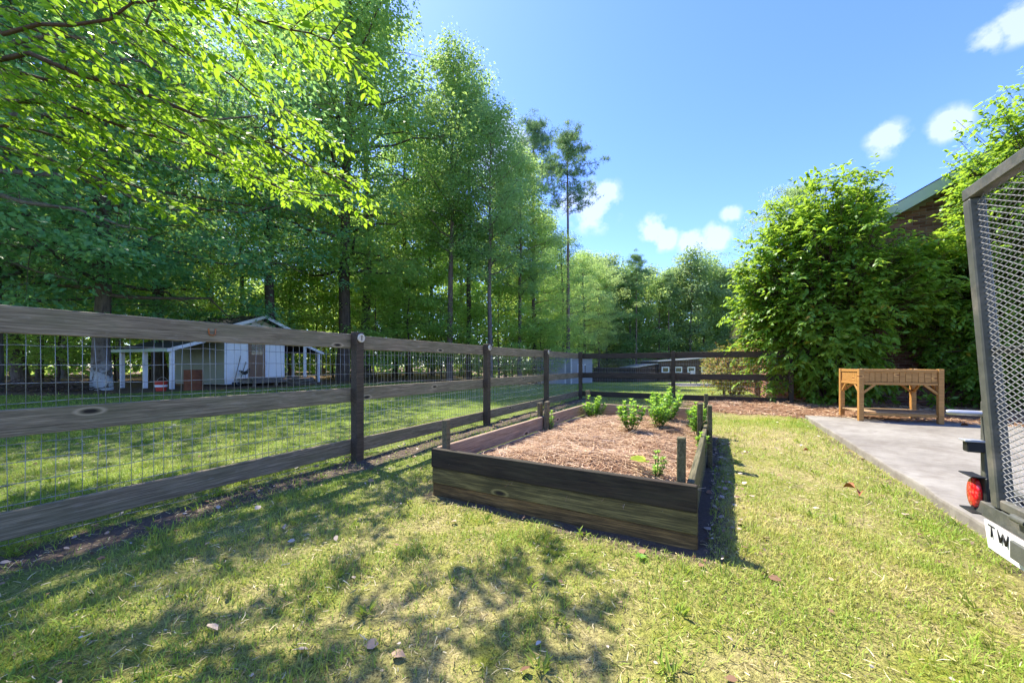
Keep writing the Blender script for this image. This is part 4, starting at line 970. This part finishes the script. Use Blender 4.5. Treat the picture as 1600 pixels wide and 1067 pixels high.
    # patio slab and chairs
    v = np.array([(9.6, 21.5, 0), (14.5, 21.0, 0), (16.5, 31, 0), (13.2, 32, 0)], float); v[:, 2] = gz(v[:, 0], v[:, 1])+.045
    tag(obj('driveway', mesh_np('driveway', v, [[0, 1, 2, 3]], M['concrete'])), kind='structure')
    def chair(x, y, a, label):
        z = float(gz(x, y))+.05; r = empty('patio_chair', (x, y, z), label, 'chair', 'chairs by the far driveway'); c, s = math.cos(a), math.sin(a)
        T = lambda u, w, h: np.array([x+c*u-s*w, y+s*u+c*w, z+h])
        box('seat', (.55, .55, .04), T(0, 0, .42), M['tin'], r, a); box('backrest', (.55, .04, .55), T(0, .27, .72), M['tin'], r, a)
        for u in (-.25, .25):
            for w in (-.25, .25): box('leg', (.04, .04, .40), T(u, w, .20), M['blackmetal'], r, a)
            box('armrest', (.05, .5, .03), T(u*1.08, 0, .62), M['tin'], r, a)
    chair(14.0, 28.5, .5, 'grey patio chair by the far driveway, the left one'); chair(15.4, 28.9, -.4, 'grey patio chair by the far driveway, the right one')
build_far()

# ------------------------------------------------------------------ trees
def tree_geo(seed, H, R, cb, tr, nl, ncl, lpc, ls, tmpl=LEAF_LO, cs=.6, flat=.5, droop=.25, top=.93, wob=.02, rise=(.12, .75), sides=7, wid=1.0, prof=None, needle=False):
    r = np.random.default_rng(seed); k = 10; z = np.linspace(0, top*H, k)
    w = np.cumsum(r.normal(0, wob*H/k*1.8, (k, 2)), 0); w[0] = 0; tp = np.concatenate([w, z[:, None]], 1)
    trr = tr*(1-z/H)**.8; trr[0] *= 1.2; trr = np.maximum(trr, .02)
    wood = [tube_geo(np.concatenate([[[0, 0, -.3]], tp]), np.concatenate([[tr*1.35], trr]), sides)]
    C = []; D = []
    for i in range(nl):
        q = (i+r.uniform(0, .9))/nl; h = (cb+(top-.02-cb)*q)*H; az = i*2.39996+r.normal(0, .35)
        pf = (prof(q) if prof else (.62+.38*math.sin(math.pi*min(1, q*1.15)))*(1-.50*q**4)); L = R*pf*r.uniform(.72, 1.12)
        p0 = np.array([np.interp(h, z, tp[:, 0]), np.interp(h, z, tp[:, 1]), h]); rs = L*(rise[0]+(rise[1]-rise[0])*q)*r.uniform(.7, 1.3)
        t = np.linspace(0, 1, 6); pa = p0 + np.stack([math.cos(az)*L*t, math.sin(az)*L*t, rs*t - droop*L*t*t*.6], -1); pa[1:-1] += r.normal(0, L*.035, (4, 3))
        r0 = max(.014, np.interp(h, z, trr)*.42); wood.append(tube_geo(pa, np.linspace(r0, .008, 6), 5))
        for f in np.linspace(.30, 1.0, ncl):
            b = np.array([np.interp(f, t, pa[:, c]) for c in range(3)]); sp_ = L*.26*(1.15-f*.5)
            c = b + r.normal(0, 1, 3)*[sp_, sp_, sp_*.5]; C.append(c); D.append([math.cos(az), math.sin(az)])
            wood.append(tube_geo([b, (b+c)/2+[0, 0, .05*L], c], [.012, .009, .004], 3))
    C.append(tp[-1]+[0, 0, H*.03]); D.append([1, 0])
    C = np.array(C); D = np.array(D); m = np.maximum(3, (lpc*r.uniform(.55, 1.45, len(C))).astype(int)); idx = np.repeat(np.arange(len(C)), m); n = len(idx)
    sc_ = r.uniform(.7, 1.3, len(C))[idx][:, None]
    off = np.clip(r.normal(0, 1, (n, 3)), -1.7, 1.7)*[cs, cs, cs*flat]*sc_; off[:, 2] -= droop*.5*np.hypot(off[:, 0], off[:, 1])
    pos = C[idx]+off
    if needle:
        # tufts of long needles round each shoot
        nt = 9; pos = np.repeat(pos, nt, 0); d = r.normal(0, 1, (len(pos), 3))+[0, 0, .35]; nn = r.normal(0, 1, (len(pos), 3)); sz = ls*r.uniform(.7, 1.2, len(pos))
        lf = scatter(NEEDLE, pos, d, nn, sz, wid)
    else:
        out = nrm(off[:, :2]+D[idx]*cs*.6); d = np.concatenate([out+r.normal(0, .5, (n, 2)), r.normal(-.25-droop*.6, .35, (n, 1))], 1)
        nn = np.concatenate([r.normal(0, .8, (n, 2)), np.ones((n, 1))], 1); lf = scatter(tmpl, pos, d, nn, ls*r.uniform(.6, 1.25, n), wid)
    return join_geo(wood), lf
class Proto:
    def __init__(s, leafmat, bark, **k):
        w, l = tree_geo(**k); s.wood = mesh_np('trunk', *w, M[bark], True); s.leaf = mesh_np('crown', *l, M[leafmat])
def put(name, pr, x, y, s=1.0, sz=1.0, rz=0.0, label='', group=None, cat='tree', z=None, bark=None, leaf=None):
    r = empty(name, (x, y, float(gz(x, y))-.05 if z is None else z), label, cat, group); r.rotation_euler.z = rz; r.scale = (s, s, s*sz)
    for nm, me, alt in (('trunk', pr.wood, bark), ('crown', pr.leaf, leaf)):
        o = bpy.data.objects.new(nm, me); link(o); o.parent = r
        if alt: o.material_slots[0].link = 'OBJECT'; o.material_slots[0].material = M[alt]
    return r
def at(px, Y): return (px-800)/585*Y                 # bearing of a trunk seen in the photograph -> its ground position
def where(px):
    return 'at the left edge of the photo' if px < 60 else 'left of the cabin shed' if px < 200 else 'behind the cabin shed' if px < 430 else 'between cabin shed and nearest fence post' if px < 560 else 'behind the second fence panel' if px < 660 else 'left of the second fence post' if px < 765 else 'between the second post and the fence corner'
def build_trees():
    big = [Proto('leaf_a', 'bark_brown', seed=11+i, H=24, R=5.0+.4*i, cb=(.20, .26, .33)[i], tr=.30, nl=38, ncl=8, lpc=112, ls=.185, cs=.52, flat=.45, wob=.018) for i in range(3)]
    pop = [Proto('leaf_b', 'bark_grey', seed=31+i, H=22, R=3.2, cb=.34, tr=.20, nl=34, ncl=7, lpc=96, ls=.175, cs=.45, flat=.6, wob=.014, rise=(.5, 1.2)) for i in range(2)]
    und = [Proto('leaf_c', 'bark_brown', seed=51+i, H=7, R=2.7, cb=.16, tr=.07, nl=20, ncl=5, lpc=62, ls=.17, cs=.40, flat=.38, wob=.035, rise=(.1, .6)) for i in range(3)]
    far = [Proto('leaf_far', 'bark_grey', seed=71+i, H=18, R=3.4, cb=.10, tr=.18, nl=36, ncl=6, lpc=62, ls=.30, cs=.58, flat=.6, wob=.014, rise=(.35, 1.1)) for i in range(3)]
    tallp = lambda q: (.95 if q > .12 else .6)*(1-.75*q**2)
    pine = [Proto('needle', 'bark_pine', seed=91+i, H=24, R=3.0, cb=.66, tr=.20, nl=22, ncl=7, lpc=26, ls=.28, cs=.27, flat=.55, wob=.006, rise=(.15, .8), wid=1.5, prof=tallp, needle=True) for i in range(2)]
    bigtree = Proto('leaf_teal', 'bark_lichen', seed=201, H=18, R=9.8, cb=.20, tr=.28, nl=50, ncl=13, lpc=84, ls=.18, cs=.50, flat=.28, droop=.34, wob=.012, rise=(.10, .7), wid=1.0)
    offl = Proto('leaf_teal', 'bark_grey', seed=231, H=15, R=7.2, cb=.30, tr=.26, nl=38, ncl=10, lpc=60, ls=.17, cs=.5, flat=.3, droop=.30, wob=.012, rise=(.12, .7))  # tree added with its trunk out of view, so the crown shades the lawn
    put('broadleaf_tree', offl, -12.6, 8.4, label='spreading tree added beyond the left edge to shade the lawn, deep green boughs reaching in', rz=.2)
    # named trees of the wood edge
    put('broadleaf_tree', bigtree, -16.0, 14.6, label='big tree with white lichen on its trunk base left of the cabin shed', rz=.6)
    put('broadleaf_tree', bigtree, -18.9, 13.6, s=.86, rz=2.5, bark='bark_grey', label='grey trunked tree cut by the left edge of the photo')
    put('broadleaf_tree', big[0], at(535, 23.5), 23.5, s=1.28, rz=.3, label='tall dark-trunked tree rising just right of the cabin shed', leaf='leaf_a')
    put('broadleaf_tree', big[1], at(573, 27), 27, s=1.15, rz=1.7, bark='bark_grey', label='grey trunked tree close behind the tall tree right of the shed')
    put('poplar_tree', pop[0], at(702, 27), 27, s=1.16, rz=.9, bark='bark_pine', label='tall slim tree with straight grey trunk between first and second fence posts')
    put('poplar_tree', pop[1], at(733, 29), 29, s=1.10, rz=2.2, bark='bark_brown', label='dark straight trunk just right of the tall grey one')
    put('poplar_tree', pop[1], at(766, 25), 25, s=.90, rz=4.0, label='slim pale grey tree right above the second fence post')
    put('poplar_tree', pop[0], at(812, 29), 29, s=.86, rz=5.1, label='light green tree left of the tall pine')
    put('pine_tree', pine[0], at(888, 33), 33, s=1.0, rz=.4, label='tall pine with bare trunk standing clear against the sky')
    put('pine_tree', pine[1], at(832, 37), 37, s=1.16, rz=2.0, label='pine crown showing above the light green trees, left of the clear-standing pine')
    put('broadleaf_tree', big[2], at(640, 33), 33, s=1.0, rz=3.3, label='broad tree deep in the wood behind the second fence panel')
    put('broadleaf_tree', big[1], at(420, 21.5), 21.5, s=.98, rz=5.2, leaf='leaf_a', label='leafy tree standing right behind the cabin shed roof')
    put('broadleaf_tree', big[0], at(250, 21), 21, s=1.0, rz=3.7, leaf='leaf_c', label='leafy tree behind the left lean-to of the cabin shed')
    put('broadleaf_tree', big[0], at(835, 31), 31, s=.66, rz=4.4, leaf='leaf_c', label='dense green tree behind the grey garage')
    put('broadleaf_tree', big[1], at(880, 36), 36, s=.62, rz=1.2, leaf='leaf_b', label='leafy tree at the foot of the clear-standing pine')
    put('broadleaf_tree', big[1], at(912, 43), 43, s=.66, rz=.2, leaf='leaf_far', label='light green tree just right of the clear-standing pine trunk')
    put('broadleaf_tree', big[2], at(938, 47), 47, s=.64, rz=4.2, leaf='leaf_far', label='rounded light green tree above the fence corner, left of the round topped pine')
    k = 0
    # trunks and crowns deeper in the wood
    deep = [(-150, 22), (-60, 18.5), (35, 20), (62, 23), (100, 27), (185, 26), (230, 30), (262, 33), (314, 25), (335, 28), (380, 26.5), (410, 31), (455, 29), (480, 35), (505, 32), (556, 38), (600, 30), (617, 36), (660, 39), (676, 34), (720, 40), (752, 37), (790, 35), (810, 42), (850, 43), (-250, 26), (-120, 31), (20, 33), (140, 36), (300, 40), (440, 42), (700, 46)]
    for px, Y in [d for i, d in enumerate(deep) if i % 5 not in (1, 3) or d[1] < 24]:
        pr = (pop+[big[2]]+pop)[k % 5]
        put('woodland_tree', pr, at(px, Y), Y, s=float(rng.uniform(.78, 1.05)), rz=float(rng.uniform(0, 6.28)), label=('brown','grey','tan')[k % 3]+' barked tree deep in the wood '+where(px), group='trees deep in the wood',
            leaf=('leaf_a', 'leaf_c', 'leaf_b')[k % 3], bark=('bark_brown', 'bark_grey', 'bark_pine')[k % 3]); k += 1
    # understorey saplings along the edge
    sap = [(-60, 17), (20, 21), (90, 19.5), (180, 22), (235, 24), (290, 25), (345, 26), (400, 25), (450, 24.5), (495, 27), (520, 29), (585, 25.5), (615, 29), (640, 26.5), (668, 30), (690, 28), (725, 33), (748, 30), (780, 28.5), (800, 31), (822, 33), (845, 30), (868, 34), (895, 37), (640, 36), (560, 34), (420, 34), (300, 32), (150, 30), (60, 28), (-100, 24)]
    for i, (px, Y) in enumerate(sap):
        put('sapling', und[i % 3], at(px, Y), Y, s=float(rng.uniform(.75, 1.25)), rz=float(rng.uniform(0, 6.28)), label='small leafy sapling in the undergrowth '+where(px), group='saplings along the wood edge')
    # far row beyond the back lawn
    row = [(905, 52, .95, 0), (925, 56, 1.05, 1), (948, 53, 1.0, 2), (968, 57, .98, 0), (985, 52, .86, 1), (1015, 56, .95, 2), (1030, 52, .82, 0), (1055, 55, .92, 1), (1078, 52, 1.02, 2), (1100, 54, 1.0, 0), (1120, 56, .95, 1), (1140, 52, .9, 2), (1165, 55, .9, 0), (1190, 58, .9, 1), (885, 58, 1.0, 2), (940, 64, 1.1, 0), (1000, 66, 1.05, 2), (1060, 64, 1.05, 0), (1110, 66, 1.1, 1), (1230, 56, .85, 2), (1270, 58, .9, 0), (1330, 60, .9, 1), (1400, 58, .9, 2), (1480, 60, .9, 0), (1560, 58, .9, 1), (1640, 60, .9, 2)]
    for i, (px, Y, s, q) in enumerate(row):
        put('far_tree', far[q], at(px, Y), Y, s=s*1.04, rz=float(rng.uniform(0, 6.28)), label=('light green', 'yellowish green', 'hazy green')[i % 3]+' tree beyond the back lawn '+('above the fence corner' if px < 960 else 'above the middle of the back fence' if px < 1060 else 'left of the camellia' if px < 1150 else 'hidden behind the camellia and house'), group='trees beyond the back lawn', leaf=('leaf_far', 'leaf_b', 'leaf_haze')[i % 3])
    put('pine_tree', pine[0], at(994, 50), 50, s=.76, rz=2.6, label='round topped pine above the far tree row, left of the small clouds')
    put('pine_tree', pine[1], at(1045, 51), 51, s=.66, rz=1.1, label='thin crowned pine in the far tree row, right of the round topped pine')
    put('broadleaf_tree', big[2], at(1240, 33), 33, s=.78, rz=.8, leaf='leaf_haze', label='hazy green tree showing above the left side of the camellia')
    put('broadleaf_tree', big[0], at(1352, 34), 34, s=.79, rz=2.8, leaf='leaf_haze', label='hazy green tree showing above the camellia, left of the green gable trim')
    # solid wood far behind, one mass
    n = 42000; a = rng.uniform(-1.25, .12, n); dist = 44+rng.uniform(0, 12, n); x = np.sin(a)*dist*1.1; y = np.cos(a)*dist; hmax = 15+4*nC(x*.25, y*.25)+3*nA(x*.2, 0*y); z = gz(x, y)+rng.uniform(0, 1, n)**.85*hmax
    n2 = 20000; x2 = rng.uniform(4, 60, n2); y2 = 66+rng.uniform(0, 8, n2); z2 = gz(x2, y2)+rng.uniform(0, 1, n2)**.9*(11+3*nC(x2*.3, 0*x2)); x = np.concatenate([x, x2]); y = np.concatenate([y, y2]); z = np.concatenate([z, z2]); n += n2
    d = rng.normal(0, 1, (n, 3)); nn = np.concatenate([rng.normal(0, .6, (n, 2)), np.ones((n, 1))], 1)
    tag(obj('distant_woods', mesh_np('distant_woods', *scatter(LEAF_LO, np.stack([x, y, z], -1), d, nn, rng.uniform(.5, .95, n)), M['leaf_c'])), 'distant mass of green woodland closing the view behind the trees', 'woods', kind='stuff')
build_trees()

# overhanging tree whose branches hang into the upper left
def build_overhang():
    T0 = np.array([-6.3, 3.3, 0.]); r = np.random.default_rng(77)
    root = empty('overhanging_tree', T0, 'tree with bright green leafy branches hanging into the upper left corner', 'tree')
    wood = []; leaves = []
    zt = np.linspace(-.3, 8.5, 9); wood.append(tube_geo(np.stack([T0[0]+.05*zt*np.sin(zt), T0[1]+.06*zt, zt], -1), np.linspace(.22, .05, 9), 9))
    def spray(pts, rad, ntw, lt, fstart=.15, ls=.07, dens=1.0):
        pts = np.asarray(pts, float); t = np.linspace(0, 1, len(pts)); tf = np.linspace(0, 1, 14); P = np.stack([np.interp(tf, t, pts[:, c]) for c in range(3)], -1)
        P[1:-1] += r.normal(0, .025, (12, 3)); wood.append(tube_geo(P, np.linspace(rad, .005, 14), 6))
        ax = nrm(P[-1]-P[0]); sd = nrm(np.cross(ax, UP))
        for k in range(ntw):
            f = fstart+(1-fstart)*(k+r.uniform(0, 1))/ntw; b = np.array([np.interp(f, tf, P[:, c]) for c in range(3)]); s = (-1)**k
            tl = lt*r.uniform(.5, 1.15)*(1.1-.55*f); dr = nrm(ax*r.uniform(.5, 1.1)+sd*s*r.uniform(.45, 1.1)+UP*r.normal(-.12, .22))
            q = np.linspace(0, 1, 6); tw = b+dr*tl*q[:, None]+UP*(-.16*tl*q*q)[:, None]; wood.append(tube_geo(tw, np.linspace(.006, .002, 6), 4))
            m = max(5, int(tl/.030*dens)); ff = np.linspace(.06, 1, m); pos = np.stack([np.interp(ff, q, tw[:, c]) for c in range(3)], -1)
            s2 = np.cross(dr, UP); s2 = s2/np.linalg.norm(s2); sg = np.where(np.arange(m) % 2, 1., -1.)[:, None]
            d = dr*.75+s2*sg*r.uniform(.5, 1.1, (m, 1))+UP*r.normal(-.22, .25, (m, 1)); nn = UP+r.normal(0, .32, (m, 3)); pos = pos+r.normal(0, .018, (m, 3))
            leaves.append(scatter(LEAF_HI, pos, d, nn, ls*r.uniform(.6, 1.2, m), 1.05))
            # side twiglets
            for j in range(2):
                f2 = r.uniform(.2, .8); b2 = np.array([np.interp(f2, q, tw[:, c]) for c in range(3)]); d2 = nrm(dr+s2*r.choice([-1, 1])*.9+UP*r.normal(-.1, .2)); l2 = tl*.45; m2 = max(4, int(l2/.028*dens)); p2 = b2+d2*np.linspace(.1, 1, m2)[:, None]*l2
                wood.append(tube_geo([b2, p2[-1]], [.003, .0015], 3)); sg2 = np.where(np.arange(m2) % 2, 1., -1.)[:, None]; s3 = nrm(np.cross(d2, UP))
                leaves.append(scatter(LEAF_HI, p2, d2*.7+s3*sg2*.8+UP*r.normal(-.2, .22, (m2, 1)), UP+r.normal(0, .32, (m2, 3)), ls*r.uniform(.55, 1.1, m2), 1.05))
    def pt(px, py, Y): return np.array([(px-800)/585*Y, Y, .94+(569-py)/585*Y])
    # limbs measured from the photograph, built at their own depth
    limbs = [([T0+UP*3.6, (-5.0, 3.35, 3.75), (-4.1, 3.3, 3.62), (-3.3, 3.4, 3.45), (-2.75, 3.6, 3.25), (-2.25, 4.0, 3.1), (-1.75, 4.3, 2.95)], .045, 26, .75),
             ([T0+UP*3.3, (-5.2, 3.7, 3.6), (-4.6, 3.75, 3.55), (-4.0, 3.9, 3.4), (-3.3, 4.1, 3.2), (-2.75, 4.45, 3.05), (-2.1, 4.7, 3.05)], .04, 24, .75),
             ([T0+UP*4.4, (-4.6, 3.0, 4.0), (-3.7, 2.75, 3.38), (-3.0, 2.75, 3.46), (-2.65, 2.8, 3.7), (-2.3, 2.95, 4.2)], .035, 18, .7),
             ([T0+UP*2.9, (-5.6, 4.0, 3.5), (-5.0, 4.0, 3.4), (-4.7, 4.05, 3.2), (-4.3, 4.2, 2.95), (-3.8, 4.3, 2.75)], .03, 14, .6),
             ([T0+UP*4.6, (-4.8, 3.0, 4.6), (-3.6, 3.0, 4.3), (-2.6, 3.2, 4.05), (-1.9, 3.3, 3.85), (-1.45, 3.4, 3.7)], .035, 26, .75),
             ([T0+UP*3.1, (-5.6, 3.6, 3.2), (-4.8, 3.6, 3.0), (-4.2, 3.7, 2.8), (-3.7, 3.9, 2.6)], .026, 12, .6),
             ([T0+UP*4.9, (-5.0, 3.9, 5.0), (-4.0, 4.1, 4.6), (-3.1, 4.4, 4.2), (-2.4, 4.7, 3.8)], .035, 22, .8),
             ([T0+UP*3.8, (-5.4, 4.2, 4.2), (-4.6, 4.6, 4.1), (-3.8, 5.0, 3.7), (-3.1, 5.3, 3.4)], .033, 20, .8)]
    for p, rad, ntw, lt in limbs: spray(p, rad*.62, int(ntw*1.25), lt, .12, .094)
    # rest of the crown above and behind the frame
    for k in range(8):
        h = r.uniform(4.2, 8.6); az = r.uniform(0, 6.283); L = r.uniform(2.2, 4.4)*(1.15-.06*h); e = T0+np.array([math.cos(az)*L, math.sin(az)*L*.95, h+L*.18]); b = T0+UP*h
        if e[0] > -2.6 and e[1] < 3.2: continue
        spray([b, (b+e)/2+UP*.25, e], .04, 15, 1.0, .2, .10, .55)
    obj('trunk', mesh_np('trunk', *join_geo(wood), M['twig'], True), root); obj('crown', mesh_np('crown', *join_geo(leaves), M['leaf_near']), root)
build_overhang()

# ------------------------------------------------------------------ camellias, azalea
def shrub(name, label, cx, cy, rx, ry, H, ncl, lpc, ls, mat, seed, lumps=.22, z0=.15, stems=7, tmpl=LEAF_MID, cat='shrub', rz=0., sig=.20, droop=.35, ztop=None, zmin=.1, cut=None):
    r = np.random.default_rng(seed); g = float(gz(cx, cy)); root = empty(name, (cx, cy, g), label, cat)
    fib = np.arange(ncl)+.5; th = fib*2.39996; zz = 1-2*fib/ncl
    rad = r.uniform(.35, 1.0, ncl)**.45*(1+lumps*np.sin(th*3.1+zz*7)*r.uniform(.2, 1, ncl)+r.normal(0, .05, ncl)); rr = np.sqrt(1-zz**2)
    C = np.stack([rr*np.cos(th)*rad*rx, rr*np.sin(th)*rad*ry, zz*rad*H*.5+H*.52], -1); C[:, 2] = np.maximum(C[:, 2], z0+r.uniform(0, .3, ncl))
    c, s = math.cos(rz), math.sin(rz); C = np.stack([cx+c*C[:, 0]-s*C[:, 1], cy+s*C[:, 0]+c*C[:, 1], g+C[:, 2]], -1)
    if cut is not None: C = C[cut(C)]
    ctr = np.array([cx, cy, g+H*.45]); L = []; wd = []
    o = nrm(C-ctr); n = len(C)
    for i in range(n):
        # each cluster is a handful of leafy shoots
        for k in range(4):
            d = nrm(o[i]*[1, 1, .45]+r.normal(0, .5, 3)+[0, 0, -.05]); m = max(3, lpc//4); l = sig*r.uniform(1.1, 2.2); b = C[i]-d*l*.4+r.normal(0, sig*.5, 3); f = np.linspace(0, 1, m)
            pos = b+d*l*f[:, None]+np.array([0, 0, -.18*l])*(f*f)[:, None]; sd = nrm(np.cross(d, UP)+1e-6); sg = np.where(np.arange(m) % 2, 1., -1.)[:, None]
            dd = d*.8+sd*sg*r.uniform(.5, 1.1, (m, 1))+UP*r.normal(-droop, .28, (m, 1)); nn = UP*1.0+o[i]*.35+r.normal(0, .35, (m, 3))
            L.append(scatter(tmpl, pos, dd, nn, ls*r.uniform(.6, 1.2, m), 1.05))
            if k == 0: wd.append(tube_geo([ctr*.35+C[i]*.65-[0, 0, .15], b+d*l], [.008, .003], 3))
    for k in range(stems):
        a = r.uniform(0, 6.28); b = np.array([cx+.18*math.cos(a), cy+.18*math.sin(a), g-.1]); j = int(r.integers(0, n)); wd.append(tube_geo([b, (b*.5+C[j]*.5)+[0, 0, .2], C[j]], [.045, .03, .008], 6))
    obj('stems', mesh_np('stems', *join_geo(wd), M['twig']), root); obj('crown', mesh_np('crown', *join_geo(L), M[mat]), root)
    return root
def build_shrubs():
    rb = math.atan2(B[1], B[0])
    infront = lambda C: ((C[:, 0]-HC[0])*A[0]+(C[:, 1]-HC[1])*A[1] < -.12) | ((C[:, 0]-HC[0])*B[0]+(C[:, 1]-HC[1])*B[1] < -.12)
    p = HC + B*1.12 - A*1.05
    shrub('camellia', 'large glossy camellia shrub against the brick wall left of the planter table', p[0], p[1], 1.82, 1.05, 4.75, 1300, 36, .122, 'leaf_cam', 5, rz=rb, sig=.17, z0=.1, cut=lambda C: infront(C) & ~(((C[:, 0]-HC[0])*B[0]+(C[:, 1]-HC[1])*B[1] > 1.75) & (C[:, 2] > 3.35)) & ~((np.abs((C[:, 0]-HC[0])*B[0]+(C[:, 1]-HC[1])*B[1]-2.35) < .5) & (C[:, 2] > .75) & (C[:, 2] < 1.9)))
    p = HC + B*3.75 - A*.8
    shrub('camellia', 'second camellia shrub behind the ramp gate right of the planter table', p[0], p[1], 1.4, .75, 3.75, 760, 36, .10, 'leaf_cam', 9, rz=rb, sig=.16, z0=.1, cut=infront)
    p = HC + B*4.75 - A*1.1
    shrub('tall_shrub', 'tall bright green shrub over the ramp gate at the right edge', p[0], p[1], 2.2, .95, 6.0, 1500, 36, .105, 'leaf_cam', 14, rz=rb, sig=.2, z0=.3, cut=lambda C: infront(C) & ((C[:, 0]-HC[0])*B[0]+(C[:, 1]-HC[1])*B[1] > 2.85))
    p = HC + B*(-.75) + A*2.6
    shrub('azalea', 'yellow and reddish green azalea behind the back fence by the house', p[0], p[1], .85, 1.3, 1.55, 420, 36, .05, 'leaf_azalea', 21, rz=rb, sig=.09, z0=.06, stems=4, tmpl=LEAF_LO)
build_shrubs()
